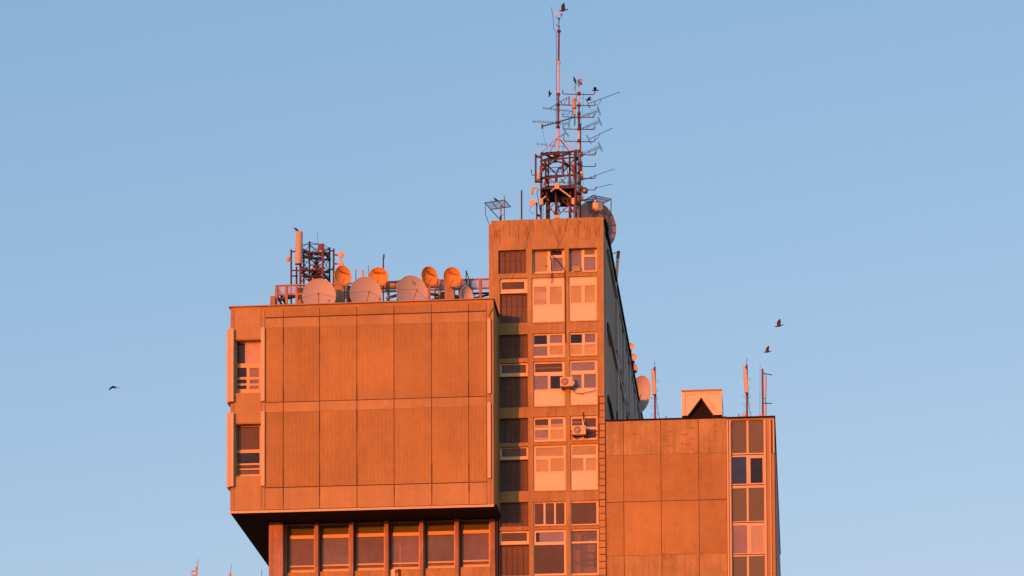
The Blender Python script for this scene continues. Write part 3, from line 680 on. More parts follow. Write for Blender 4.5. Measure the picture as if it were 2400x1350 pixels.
# red lattice tower on the hanging block
Yc = 147.2
cx = at(727, 650, Yc).x
t = thing('lattice_tower', (cx, Yc, LR), 'red and grey lattice tower on the hanging block carrying a tall panel antenna', 'antenna tower')
legs = [(704, 579, Yc - .9, RED), (712, 590, Yc - .4, RUST), (725.5, 566, Yc + .9, DARK), (756.5, 571, Yc - .7, RED), (772.5, 580, Yc + .3, DARK), (695, 625, Yc - .3, RUST), (682.5, 585, Yc - .9, RUST), (782, 583, Yc - .2, RUST)]
LP = []
for x, y, Y, m_ in legs:
    a = at(x, y, Y); LP.append((a, Vector((a.x, a.y, LR)))); MB().tube([(a.x, a.y, LR), a], .055 if m_ is RED else .042, 8).build('leg', m_, t)
def lev(i, y): a, b = LP[i]; z = ZZ(legs[i][0], y, legs[i][2]); return Vector((a.x, a.y, min(z, a.z)))
for y, r_, m_ in ((592, .045, RUST), (604, .035, DARK), (633, .045, RUST), (647, .035, DARK)):
    mb = MB()
    for i, j in ((0, 2), (2, 4), (4, 3), (3, 0), (1, 3)): mb.tube([lev(i, y - (8 if i == 0 else 0)), lev(j, y + (6 if j in (4, 3) else 0))], r_, 6)
    mb.build('ring', m_, t)
mb = MB()
for i, j in ((0, 2), (2, 4), (4, 3), (3, 0), (2, 3)):
    for y0, y1 in ((574, 606), (606, 636), (636, 662)):
        mb.tube([lev(i, y0), lev(j, y1)], .016, 5); mb.tube([lev(i, y1), lev(j, y0)], .016, 5)
mb.build('bracing', DULL, t)
mb = MB(); mb.tube([at(705, 581, Yc - .9), at(725, 568, Yc + .9), at(756, 573, Yc - .7), at(704, 573, Yc - .9)], .016, 5)
mb.tube([at(756, 573, Yc - .7), at(773, 582, Yc + .3), at(756, 590, Yc - .7)], .02, 5); mb.build('top_ring', DULL, t)
for (x0, y0, x1, y1, Y, m_) in ((745, 571, 757.5, 585, Yc - .75, RED), (720, 590, 732, 602, Yc + .6, DARK), (708, 626, 716, 637, Yc - .8, RED), (721, 643, 731, 656, Yc - .7, RED), (748, 626, 757, 641, Yc - .2, RUST), (712, 640, 720, 650, Yc, RUST)):
    a, b, c, d = rect(x0, y0, x1, y1, Y); MB().box(a, b, Y, Y + .12, c, d).build('gusset', m_, t, bevel=.02)
MB().tube([at(757, 588, Yc - .7), at(773, 608, Yc + .3)], .06, 6).build('knee_brace', RED, t)
MB().tube([at(757, 640, Yc - .7), at(773, 660, Yc + .3)], .05, 6).build('knee_brace', RUST, t)
a = at(740.5, 655, Yc); pr = [(0, .10), (.25, .24), (.28, .14), (.45, .2), (.48, .11), (.62, .17), (.66, .08), (.82, .12), (.85, .06), (1.05, .02)]
MB().lathe(a, (.02, 0, 1), pr, 8).build('conical_aerial', RED, t)
MB().lathe(at(736.5, 631.5, Yc - .25), (0, -1, 0), [(0, .06), (.05, .05)], 12).build('small_lamp', RADOME, t)
a, b, c, d = rect(691, 543, 707, 619, Yc - 1.2)
pa = MB(); n_ = 8; ang = [math.pi + math.pi * k / n_ for k in range(n_ + 1)]
prof = [((a + b) / 2 + (b - a) / 2 * math.cos(q), Yc - 1.2 + .12 * math.sin(q)) for q in ang] + [(b, Yc - 1.05), (a, Yc - 1.05)]
tilt_ = lambda z: (z - c) / (d - c) * (2.0 * PX)
vs = [(x + tilt_(z), y, z) for z in (c, d) for x, y in prof]; N_ = len(prof)
pa.add(vs, [(i, (i + 1) % N_, N_ + (i + 1) % N_, N_ + i) for i in range(N_)] + [tuple(range(N_ - 1, -1, -1)), tuple(N_ + i for i in range(N_))])
pan = pa.build('panel_antenna', RADOME2, t, bevel=.015)
for y in (556, 590, 612): MB().tube([at(700, y, Yc - 1.05), at(704, y, Yc - .9)], .03, 6).build('bracket', RUST, t)
for pts in ([at(684, 590, Yc - .95), at(692, 589, Yc - 1.05)], [at(684, 634, Yc - .9), at(705, 634, Yc - .9)], [at(684, 647, Yc - .9), at(697, 647, Yc - .5)], [at(773, 588, Yc + .3), at(782, 588, Yc - .2)], [at(773, 632, Yc + .3), at(778, 632, Yc), at(783, 622, Yc - .2)]): MB().tube(pts, .033, 6).build('bracket', RUST, t)
def drum(x, y, Y, r, n, m_, parent, th=.10, name='drum_antenna'):
    c_ = at(x, y, Y); return MB().lathe(c_, n, [(-th, r * .35), (-th * .6, r * .8), (-th * .25, r), (0, r), (.004, r * .96)], 20).build(name, m_, parent)
drum(799.5, 597, Yc - .6, .155, (.15, -1, -.02), RADOME, t); drum(798.5, 618.5, Yc - .6, .15, (.1, -1, -.02), RADOME, t)
mb = MB(); mb.tube([at(782, 597, Yc - .2), at(794, 598, Yc - .45)], .035, 6); mb.tube([at(782, 618, Yc - .2), at(792, 619, Yc - .45)], .035, 6); mb.tube([at(799, 604, Yc - .5), at(800, 611, Yc - .5)], .012, 5); mb.build('bracket', RUST, t)
MB().lathe(at(674, 607, Yc - .9), (-.8, -.55, .05), [(-.22, .03), (-.12, .05), (-.05, .12), (0, .16), (.005, .14)], 16).build('drum_antenna', RADOME, t)
MB().tube([at(677, 607, Yc - .9), at(683, 611, Yc - .9)], .05, 8).build('bracket', RADO3, t)
MB().tube([at(744.5, 640, Yc), at(746, 575, Yc), at(743.8, 545, Yc)], .010, 5).build('whip', STEEL, t)
rod(783, 640, 700, 144.9, .018, DULL, 'thin_pole', 'thin grey pole left of the leftmost orange dish', 'pole', zb=LR)

# ------------------------------------------------------------------ roof of the tower
TR_ = TZ - .35
def S3(pts):                                                         # list of (px, py, Y)
    return [at(x, y, Y) for x, y, Y in pts]
def basept(x, Y): a = at(x, 600, Y); return Vector((a.x, a.y, TR_))
# main red and white mast with its lattice base
t = thing('antenna_mast', tuple(basept(1308, 146.5)), 'tall red and white pole mast on a red lattice base, red lamp at its top', 'antenna mast')
YM = 146.5
for (y0, y1, x0, x1, m_, r_) in ((355, 300, 1307.8, 1308.2, WPNT, .055), (300, 221, 1308.2, 1308.6, RED, .05), (221, 147, 1308.6, 1309.2, WPNT, .05), (147, 75, 1309.2, 1310, RED, .045)):
    MB().tube([at(x0, y0, YM), at(x1, y1, YM)], r_, 12).build('pole_section', m_, t)
for x, y, m_ in ((1310, 73, RUST), (1309.3, 147, WPNT), (1308.6, 221, RED), (1308.3, 246, RUST), (1308.2, 287, RUST), (1308.2, 298, RED)):
    MB().lathe(at(x, y, YM), (0, 0, 1), [(-.10, .05), (0, .095), (.02, .095), (.07, .05)], 8).build('flange', m_, t)
mb = MB(); mb.tube(P([(1310, 74), (1310, 47)], YM), .02, 6); mb.tube(P([(1303.5, 43), (1304.5, 42), (1315.6, 42), (1315.6, 38)], YM), .010, 5); mb.tube(P([(1304.4, 43), (1304.4, 38)], YM), .010, 5)
mb.tube(P([(1303, 62), (1307, 54)], YM), .008, 4); mb.tube(P([(1309, 64), (1306, 58)], YM), .012, 5); mb.tube(P([(1313, 66), (1310, 58)], YM), .012, 5); mb.build('lamp_bracket', RUST, t)
MB().lathe(at(1310.3, 46, YM), (0, 0, 1), [(-.05, .015), (.03, .05), (.06, .05)], 8).build('lamp_bracket', RUST, t)
MB().lathe(at(1304.3, 34, YM), (0, 0, 1), [(-.07, .03), (-.045, .055), (0, .065), (.045, .05), (.07, .015)], 14).build('warning_lamp', LAMPON, t)
MB().lathe(at(1316, 34, YM), (0, 0, 1), [(-.07, .02), (-.045, .04), (0, .05), (.045, .04), (.07, .012)], 14).build('warning_lamp', LAMPOFF, t)
MB().tube(P([(1292.4, 17), (1296, 40), (1297.6, 66), (1303.5, 77), (1304.2, 120), (1303.6, 300)], YM), .0125, 5).build('lightning_cable', DULL, t)
mb = MB()
for y in (85, 122, 167, 201, 234, 265): mb.tube(P([(1304, y), (1308, y)], YM), .008, 4)
mb.build('cable_clip', DULL, t)
cor = [(1267, YM - .9), (1349, YM - .9), (1337, YM + .9), (1282, YM + .9)]  # four legs of the lattice
top = [(1269, 357), (1347, 353), (1335, 356), (1286, 360)]
for (x, Y), (tx, ty) in zip(cor, top):
    MB().tube([basept(x, Y), at(tx, ty, Y)], .042, 8).build('leg', RUST, t)
    if Y < YM: MB().tube([at(x + .3, 500, Y - .06), at(x + .3, 432, Y - .06)], .03, 6).build('leg_angle', RED, t)
for (tx, ty), (x, Y) in zip(top, cor):
    MB().tube([at(1308.2, 321, YM), at(tx, ty, Y)], .026, 6).build('stay', WPNT, t)
for y, r_, m_ in ((358, .045, RUST), (372, .035, RUST), (413, .045, RUST), (437, .035, RUST)):
    mb = MB(); pp = [at(x, y + (0 if Y < YM else -2) + {0: 6, 1: -4, 2: 0, 3: 2}[k], Y) for k, (x, Y) in enumerate(cor)]
    for k in range(4): mb.tube([pp[k], pp[(k + 1) % 4]], r_, 6)
    mb.build('ring', m_, t)
mb = MB(); mb.tube(S3([(1269, 358, YM - .9), (1294, 370, YM), (1337, 359, YM + .9)]), .05, 6); mb.tube(S3([(1270, 398, YM - .8), (1300, 377, YM), (1345, 388, YM - .6)]), .04, 6); mb.build('brace', RUST, t)
MB().tube(S3([(1296, 362, YM - .2), (1312, 361, YM - .2)]), .075, 8).build('crosshead', RUST, t)
pm = MB(); xa, xb = XX(1268, 440, YM - .9), XX(1349, 440, YM - .9); zp = ZZ(1300, 441, YM - .9)   # service platform of slats
k = 0
while YM - .9 + k * .11 < YM + .95:
    pm.box(xa, xb, YM - .9 + k * .11, YM - .9 + k * .11 + .07, zp - .03, zp); k += 1
for x in (xa, (xa + xb) / 2, xb): pm.box(x - .04, x + .04, YM - .95, YM + .95, zp - .12, zp - .031)
pm.box(xa, xb, YM - .99, YM - .93, zp - .06, zp + .02); pm.build('platform', DARK, t)
MB().box(XX(1310, 460, YM), XX(1341, 460, YM), YM - .1, YM + .9, ZZ(1320, 470, YM), ZZ(1320, 450, YM)).build('equipment_box', DARK, t, bevel=.03)
mb = MB(); mb.tube([basept(1303.5, YM - .5), at(1303, 410, YM - .5)], .05, 8); mb.tube(S3([(1319.5, 362, YM - .8), (1319.8, 412, YM - .8)]), .045, 8); mb.tube(S3([(1279, 372, YM - .2), (1279, 430, YM - .2)]), .04, 8)
mb.tube([basept(1281.5, YM - .7), at(1281, 440, YM - .7)], .035, 8); mb.tube([basept(1288.5, YM + .4), at(1288, 462, YM + .4)], .02, 6); mb.tube([basept(1337.5, YM - .6), at(1337, 438, YM - .6)], .04, 8); mb.tube([basept(1309.5, YM + .3), at(1309, 460, YM + .3)], .016, 6); mb.build('upright', RUST, t)
mb = MB()
for pts in (((1304.5, 437), (1338, 462)), ((1304.5, 437), (1291, 449)), ((1272, 466), (1280, 460))): MB().tube(P(pts, YM - 1.0), .038, 6).build('brace', FIN, t)
mb = MB()
for pts in (((1285, 417), (1305, 434)), ((1327, 416), (1305, 434)), ((1284, 491), (1303, 474)), ((1284, 482), (1303, 505)), ((1334, 481), (1305, 507)), ((1318, 470), (1338, 486)), ((1329, 468), (1340, 508)), ((1334, 484), (1346, 496)), ((1331, 412), (1338, 405)), ((1338, 412), (1330, 405)), ((1330, 378), (1344, 390)), ((1273, 391), (1279, 380))): MB().tube(P(pts, YM - .95), .022, 5).build('brace', RED, t)
for (x0, y0, x1, y1, m_) in ((1300, 428, 1311, 443, FIN), (1265.5, 465, 1273, 480, FIN), (1339.5, 464, 1347, 479, FIN), (1299.5, 504, 1312, 512, FIN), (1265, 388, 1272, 408, RED), (1340, 387, 1347, 402, RED), (1275, 425, 1281, 436, RED), (1308, 392, 1317, 397, RUST)):
    a, b, c, d = rect(x0, y0, x1, y1, YM - 1.05); MB().box(a, b, YM - 1.08, YM - 1.03, c, d).build('gusset', m_, t, bevel=.02)
mb = MB(); mb.tube(P([(1255.5, 361), (1255.5, 428)], YM - 1.1), .042, 8); mb.tube(P([(1256, 366), (1266, 369)], YM - 1.0), .05, 6); mb.tube(P([(1255, 426), (1267, 426)], YM - 1.0), .05, 6); mb.build('outrigger', RUST, t)
a, b, c, d = rect(1257.5, 403, 1264.5, 420, YM - 1.3); MB().box(a, b, YM - 1.3, YM - 1.1, c, d).build('radio_box', FIN, t, bevel=.03)
MB().tube(P([(1256, 410), (1247, 411), (1245, 397)], YM - 1.1), .022, 6).build('aerial_arm', DULL, t)
mb = MB(); mb.tube(P([(1243, 397), (1242.5, 350)], YM - 1.1), .006, 4); mb.build('whip', FIN, t)
a = at(1247, 455, YM - 1.2); MB().lathe(a, (.03, 0, 1), [(-.03, .03), (.0, .055), (.24, .06), (.30, .04)], 12).build('radome', RADOME, t)
mb = MB(); mb.tube(P([(1249, 438.5), (1258, 441), (1262, 446)], YM - 1.1), .05, 8); mb.build('aerial_arm', RADOME, t)
mb = MB(); mb.tube(P([(1258, 448), (1263, 478), (1267, 500)], YM - 1.1), .018, 5); mb.build('feeder_cable', DULL, t)
mb = MB(); mb.tube(P([(1302, 408), (1311, 393)], YM - .9), .03, 6); mb.tube(P([(1283, 394), (1318, 391), (1345, 390)], YM), .016, 5); mb.build('aerial_arm', DULL, t)

rs = random.Random(21)
for i in range(17):                                                  # small brackets, junction boxes and cable bundles inside the lattice
    x = rs.choice((1271, 1277, 1284, 1303, 1322, 1335, 1340, 1346)) + rs.uniform(-2, 2); y = rs.uniform(366, 500); q = YM + rs.uniform(-.9, .8); a = at(x, y, q); d = rs.uniform(.03, .09)
    MB().box(a.x - d, a.x + d, q - .05, q + .05, a.z - d * rs.uniform(.8, 2), a.z + d).build('junction_box', rs.choice((RUST, RUST, DARK, RED, FIN)), t, bevel=.01)
for i in range(14):
    x = rs.uniform(1270, 1344); y = rs.uniform(366, 490); q = YM + rs.uniform(-.8, .8)
    MB().tube([at(x, y, q), at(x + rs.uniform(-14, 14), y + rs.uniform(6, 26), q + .2)], rs.uniform(.012, .03), 5).build('strut', rs.choice((RUST, DARK, RED)), t)
for x in (1272, 1286, 1306, 1333, 1344): MB().tube([basept(x, YM - .2), at(x + 1, 440, YM - .3), at(x + rs.uniform(-4, 4), 395, YM - .1)], .014, 5).build('feeder_cable', CABLE, t)
for (x0, y0, x1, y1) in ((1269, 372, 1300, 405), (1347, 372, 1318, 405), (1269, 405, 1296, 372), (1347, 408, 1322, 376)): MB().tube([at(x0, y0, YM + .5), at(x1, y1, YM + .5)], .03, 6).build('brace', RUST, t)

# dish on a short pole left of the lattice
t2 = thing('pole_dish', tuple(basept(1258, YM - 1.6)), 'small round cream dish on a short pole left of the tower lattice', 'satellite dish')
drum(1248, 474.5, YM - 1.8, .155, (-.15, -1, -.02), RADOME, t2, name='reflector')
mb = MB(); mb.tube([basept(1258.3, YM - 1.6), at(1258, 475, YM - 1.6)], .035, 8); mb.tube(P([(1258, 477), (1252, 477)], YM - 1.65), .04, 6); mb.tube([at(1258, 503, YM - 1.6), at(1264, 506, YM - 1.3)], .05, 6); mb.build('pole', RUST, t2)
MB().tube(P([(1244, 482), (1241.5, 492), (1243.5, 498), (1248, 501), (1253, 498)], YM - 1.7), .007, 4).build('feeder_cable', DULL, t2)

# second mast with the comb of side arms
YQ = 146.0
t = thing('aerial_mast', tuple(basept(1355, YQ)), 'thinner mast right of the tall one, with hooked side arms full of aerials', 'antenna mast')
for (y0, y1, m_, r_) in ((204, 186, DARK, .028), (221, 204, WPNT, .033), (247, 221, WPNT, .035), (268, 247, RED, .036), (304, 268, RUST, .05), (357, 304, WPNT, .052), (400, 357, WPNT, .056)):
    MB().tube([at(1356.8, y0, YQ), at(1357.2, y1, YQ)], r_, 10).build('pole_section', m_, t)
MB().tube([basept(1354.5, YQ), at(1356.8, 400, YQ)], .06, 10).build('pole_section', FIN, t)
MB().tube([basept(1360, YQ + .2), at(1359.5, 290, YQ + .2)], .045, 8).build('pole_section', RUST, t)
MB().tube([basept(1350, YQ - .1), at(1350.5, 350, YQ - .1)], .035, 8).build('pole_section', RUST, t)
for y, m_ in ((220, RUST), (247, RED), (267, RUST), (275, RUST), (303, RUST), (331, RUST), (355, RUST), (385, RUST), (406, RUST), (430, RUST), (455, RUST), (480, RUST)):
    MB().lathe(at(1357, y, YQ), (0, 0, 1), [(-.08, .055), (-.05, .08), (.05, .08), (.08, .055)], 8).build('collar', m_, t)
rs = random.Random(9)
for i in range(12):
    y = 360 + i * 11.5; x = rs.choice((1349, 1352, 1361, 1363)); a = at(x, y, YQ - .1); MB().box(a.x - .06, a.x + .06, a.y - .08, a.y + .08, a.z - rs.uniform(.06, .14), a.z + .08).build('clamp', rs.choice((RUST, RUST, RED, FIN)), t, bevel=.015)
arms = [(221, 1319, 1393.5, 1), (247, 1316, 1394, 1), (274.5, 1319, 1392.5, 1), (303, 1320, 1394, 1), (331.5, 1322, 1394, 1), (362.5, 1320, 1396, 1), (389.5, 1357, 1396, 1), (417.5, 1357, 1395, 1), (444.5, 1357, 1396, 1), (497, 1321, 1350, 1)]
mb = MB()
for y, xl, xr, _ in arms:
    mb.tube(P([(xr + .3, y - 7.5), (xr, y - 1), (xr - 2, y + .8), (1357, y)], YQ), .022, 6)
    if xl < 1350: mb.tube(P([(1357, y), (xl + 2, y - .8), (xl, y - 2.5), (xl - .5, y - 9)], YQ), .022, 6)
mb.build('side_arm', DULL, t)
def yagi(x0, y0, x1, y1, Y, n, el=.30, ref=True, boom=.012, dy=-.35, m_=DULL, hook=None):
    a = at(x0, y0, Y); b = at(x1, y1, Y + dy * 0); mb = MB(); mb.tube([a, b], boom, 5); d = (b - a)
    perp = d.normalized().cross(Vector((0, 1, 0))).normalized()
    side = (perp * .45 + Vector((0, .8, 0))).normalized()
    for i in range(n):
        p = a + d * ((i + .5) / n); L = el * (1 - .35 * i / n) * .5; mb.tube([p - side * L, p + side * L], .0075, 4)
    if ref:
        for s in (-1, 1):
            for k in (0, 1, 2): q = a + perp * (s * (.06 + .07 * k)) - d.normalized() * .03 * k * 0; mb.tube([q - Vector((0, .15, 0)) - d.normalized() * .02, q + Vector((.02, .15, 0))], .007, 4)
            mb.tube([a, a + perp * s * .24 + d.normalized() * .05], .009, 4)
    if hook: mb.tube(P(hook, Y), .012, 5)
    mb.build('yagi_aerial', m_, t)
yagi(1378, 243.5, 1453, 215.5, YQ - .1, 18, .46, hook=[(1394, 246), (1402, 244), (1407, 238), (1408, 232)])
yagi(1404, 259, 1365, 272, YQ - .1, 11, .28, hook=[(1379, 266), (1380, 274), (1384, 276), (1393, 271), (1397, 262)])
yagi(1406, 284, 1362, 302, YQ - .1, 12, .30, hook=[(1377, 295), (1378, 303), (1382, 304), (1393, 299), (1397, 289)])
yagi(1379, 327, 1436, 300, YQ - .1, 15, .40, hook=[(1394, 328), (1400, 324), (1405, 318), (1405, 313)])
yagi(1407, 343.5, 1364, 362, YQ - .1, 12, .30, hook=[(1381, 354), (1382, 361), (1385, 363), (1394, 359), (1399, 350)])
yagi(1364, 422, 1440, 396, YQ - .1, 5, .34, ref=False, hook=[(1366, 421), (1380, 418), (1394, 412)])
yagi(1394, 441, 1435, 431, YQ - .1, 4, .30, ref=False)
yagi(1343, 261.5, 1272, 253, YQ + .4, 15, .24, hook=[(1318, 267), (1332, 268), (1337, 260)])
yagi(1334, 289.5, 1247, 284.5, YQ + .4, 15, .26, hook=[(1319, 290), (1324, 294), (1326, 288)])
yagi(1327, 311, 1310, 322, YQ + .5, 5, .22, hook=[(1320, 326), (1322, 318), (1321, 312)])
yagi(1325, 345, 1256, 337, YQ + .8, 7, .30, ref=False, boom=.009)
yagi(1318, 401.5, 1283, 401, YQ + 1.4, 7, .28, ref=False, boom=.009)
yagi(1340, 428.5, 1282, 428, YQ + 1.4, 9, .28, ref=True, boom=.009)
mb = MB(); mb.tube(P([(1269.5, 296.5), (1304, 287), (1347, 274.5)], YQ), .03, 6); mb.tube(P([(1271, 292), (1271, 301)], YQ), .04, 6); mb.tube(P([(1347.2, 264), (1347.2, 294)], YQ - .1), .026, 6)
mb.tube(P([(1288, 254), (1304, 244), (1330, 229)], YQ + .3), .016, 5); mb.tube(P([(1321, 244), (1326, 238), (1330, 231)], YQ + .3), .012, 5); mb.build('boom_arm', DARK, t)
mb = MB(); mb.tube(P([(1314, 245.5), (1340, 246)], YQ - .1), .022, 6); mb.tube(P([(1333.5, 246), (1333.5, 226)], YQ - .1), .028, 6); mb.build('boom_arm', RED, t)
MB().tube(P([(1333.4, 226), (1333.2, 165)], YQ - .1), .005, 4).build('whip', WPNT, t)
mb = MB(); mb.tube(P([(1344.8, 300), (1345.4, 346), (1345, 420)], YQ - .2), .011, 6); mb.build('whip', WPNT, t)
MB().lathe(at(1345.7, 255, YQ - .25), (0, 0, 1), [(0, .06), (.02, .10), (.16, .10), (.22, .078), (.33, .078), (.38, .095), (.46, .095), (.49, .07)], 14).build('radome', RADO3, t)
mb = MB(); mb.tube(P([(1346, 256), (1347, 268)], YQ - .25), .05, 8); mb.build('bracket', FIN, t)
a, b, c, d = rect(1358.6, 184, 1364, 195, YQ - .15); MB().box(a, b, YQ - .2, YQ - .05, c, d).build('radome', RADO3, t, bevel=.03)
a, b, c, d = rect(1359.5, 195, 1364, 197.5, YQ - .15); MB().box(a, b, YQ - .18, YQ - .07, c, d - .003).build('bracket', DARK, t)
MB().tube(P([(1361.5, 184), (1361.2, 155)], YQ - .1), .005, 4).build('whip', WPNT, t)
mb = MB(); mb.tube(P([(1349, 190), (1357, 190.5)], YQ), .018, 5); mb.tube(P([(1346.8, 191), (1348, 205), (1350.5, 222), (1352, 240)], YQ), .012, 5); mb.tube(P([(1355.5, 192), (1342, 212)], YQ), .010, 5); mb.build('bracket', DULL, t)
for pts, q in (([(1363, 357), (1366, 400), (1367, 440), (1371, 500)], YQ + .2), ([(1368, 215), (1366, 258), (1361, 300)], YQ + .2), ([(1272, 301), (1276, 330), (1284, 352)], YQ)): MB().tube(P(pts, q), .006, 4).build('feeder_cable', DULL, t)
for y in (231, 241, 262, 311, 325, 346): MB().tube(P([(1357, y), (1366, y)], YQ + .1), .006, 4).build('dipole', DULL, t)
drum(1371, 446.5, YQ - .1, .15, (.5, -.9, -.05), DULL, t); MB().lathe(at(1370, 447, YQ - .3), (.5, -.9, 0), [(0, .07), (.05, .06), (.12, .02)], 12).build('drum_antenna', FIN, t)

# grid aerials
def grid(quad, Y0, Y1, label, poles, nx, ny, bars=3):
    """quad = four photo corners: back-left, back-right, front-right, front-left"""
    A, B, Cc, D = at(*quad[0], Y1), at(*quad[1], Y1), at(*quad[2], Y0), at(*quad[3], Y0)
    t = thing('grid_aerial', tuple(basept((quad[0][0] + quad[2][0]) / 2, (Y0 + Y1) / 2)), label, 'antenna', 'grid aerials on the tower roof')
    mb = MB()
    for p, q in ((A, B), (B, Cc), (Cc, D), (D, A)): mb.tube([p, q], .022, 6)
    for k in range(1, bars): mb.tube([A.lerp(B, k / bars), D.lerp(Cc, k / bars)], .02, 6)
    mb.build('frame', DULL, t)
    mb = MB()
    for k in range(1, nx): mb.tube([A.lerp(B, k / nx), D.lerp(Cc, k / nx)], .005, 4, cap=False)
    for k in range(1, ny): mb.tube([A.lerp(D, k / ny), B.lerp(Cc, k / ny)], .005, 4, cap=False)
    mb.build('wire_grid', DULL, t)
    for pts, r_, m_ in poles: MB().tube(S3(pts), r_, 6).build('support', m_, t)
    return t
grid([(1136.5, 475), (1183, 469), (1196.5, 484.5), (1150, 491)], 144.6, 146.2, 'flat wire grid aerial with a perched crow, left end of the tower roof',
     [([(1173.3, 478, 145.4), (1173.6, 506, 145.4)], .045, WPNT), ([(1173.6, 506, 145.4), (1173.6, 520, 145.4)], .045, DARK), ([(1182, 459, 145.3), (1182.3, 520, 145.3)], .016, DULL), ([(1150, 491, 144.7), (1174, 517, 144.8)], .022, DULL), ([(1137, 476, 146), (1138, 503, 145), (1145.5, 524, 143.3)], .014, DULL), ([(1175, 505, 145.4), (1182, 503, 145.3)], .012, DULL)], 16, 8)
grid([(1367.5, 470.5), (1390.5, 457.5), (1432.5, 466.5), (1411, 479)], 146.0, 147.5, 'flat wire grid aerial above the big dish at the right end of the tower roof',
     [([(1432.3, 467, 147.0), (1432, 488, 147.0), (1431, 520, 147.0)], .02, DULL), ([(1396, 460, 147.0), (1394, 520, 147.0)], .022, DARK), ([(1367.5, 470.5, 147.2), (1363, 468, 146.8)], .02, DULL), ([(1363, 468, 146.6), (1393, 468, 147.2)], .018, DULL)], 16, 8)
rod(1222.5, 446, 520, 144.8, .035, DARK, 'steel_post', 'plain dark steel post standing alone on the tower roof', 'post', zb=TR_)

# big dish at the right end of the tower roof
t = thing('big_dish', (XX(1397, 540, 152), 152.2, TR_), 'very big pinkish grey dish at the right end of the tower roof', 'satellite dish')
c_ = at(1396, 529, 151.5); mb = MB(); r_, u_, n_v = shell(mb, c_, (.60, -.79, -.04), 58 * PX * 151.5 / 143, .30, 1.0, -.42, .03, 9, 56); mb.build('reflector', mat('big_dish_grey', (.24, .24, .22), .65, var=.05), t)
b = MB(); b.lathe(c_ - n_v * .33, -n_v, [(0, .35), (.15, .25), (.4, .1)], 14); b.tube([c_ - n_v * .7, (c_.x, c_.y + .75, TR_)], .12, 10); b.build('mount', DISHB, t)
mb = MB()
for aa in (.6, 2.0, 3.6, 5.2): mb.tube([c_ - n_v * .29 + r_ * .12 * math.cos(aa) + u_ * .12 * math.sin(aa), c_ + r_ * .9 * math.cos(aa) + u_ * .98 * math.sin(aa) + n_v * .02], .005, 4)
mb.build('rib', DISHB, t)
# drum on the corner stand
t = thing('corner_feed', tuple(basept(1398, 145.2)), 'cream drum and box unit on a caged stand in front of the very big dish', 'antenna')
MB().lathe(at(1406, 484, 144.9), (.75, -.55, .02), [(-.24, .15), (-.2, .2), (0, .2), (.03, .19)], 20).build('drum', RADOME, t)
a, b, c, d = rect(1389, 476, 1401, 490, 145.0); MB().box(a, b, 144.9, 145.2, c, d).build('box', RADOME, t, bevel=.04)
MB().lathe(at(1395, 473, 145.1), (0, 0, 1), [(-.05, .06), (.02, .06), (.10, .02)], 10).build('cap', FIN, t)
mb = MB()
for x in (1379, 1393.5, 1401, 1418): mb.tube([at(x, 494, 145.1), basept(x, 145.1)], .02, 5)
mb.tube([at(1379, 494, 145.1), at(1419.5, 494, 145.1)], .02, 5); mb.tube([at(1379, 500, 145.1), at(1418, 500, 145.1)], .018, 5); mb.tube([at(1395, 490, 145.1), at(1395, 512, 145.1)], .05, 6); mb.tube([at(1419, 494, 145.1), at(1417, 510, 145.1)], .03, 5)
mb.build('cage_stand', DARK, t)
mb = MB(); mb.tube([at(1401.5, 484, 145.0), at(1400, 494, 145.1)], .04, 6); mb.build('bracket', RUST, t)

# chimney-like pipe on the far right edge
t = thing('vent_pipe', (XX(1443, 640, 153), 153, TR_), 'slanting vent pipe rising past the right edge of the tower, scorched at its top', 'pipe')
c1, c2, c3 = at(1444.5, 645, 152), at(1447.6, 606, 152), at(1450, 589, 152)
MB().tube([c1 - Vector((.1, 0, 1.2)), c1, c2], .075, 12).build('pipe_tube', RADOME2, t); MB().tube([c2, c3], .077, 12).build('sooty_top', RUST, t)
MB().tube([c3 + Vector((-.05, 0, -.03)), at(1436, 595, 152)], .02, 6).build('stay', DARK, t)

# small dishes along the right roof edge of the tower and on the wing
def sdish(px, py, Y, rpx, n, m_, label, zb, dep=.08, h=1.05, roll=0, stand='tube'):
    return dish(px, py, Y, rpx, n, m_, label, 'small dishes on the far roof edge of the tower', zb, dep=dep, h=h, roll=roll, arm=False)
sdish(1478.5, 811.5, 163.8, 7, (.1, -1, .05), RADOME, 'topmost tiny cream dish peeking past the receding tower edge', TR_)
sdish(1483.5, 837, 165.5, 8, (.1, -1, .05), RADOME, 'second tiny cream dish down, peeking past the receding tower edge', TR_)
sdish(1486.5, 863.5, 167, 8.5, (.35, -.9, .05), DISH, 'third tiny dish down, pinkish, just above the half hidden larger dish', TR_, h=1.25)
dd = dish(1499, 925, 172.0, 25, (.25, -.95, .02), DISH, 'larger pinkish dish half hidden behind the receding tower edge', None, TR_ - 1.2, dep=.25, h=1.85, roll=-.22, arm=True)

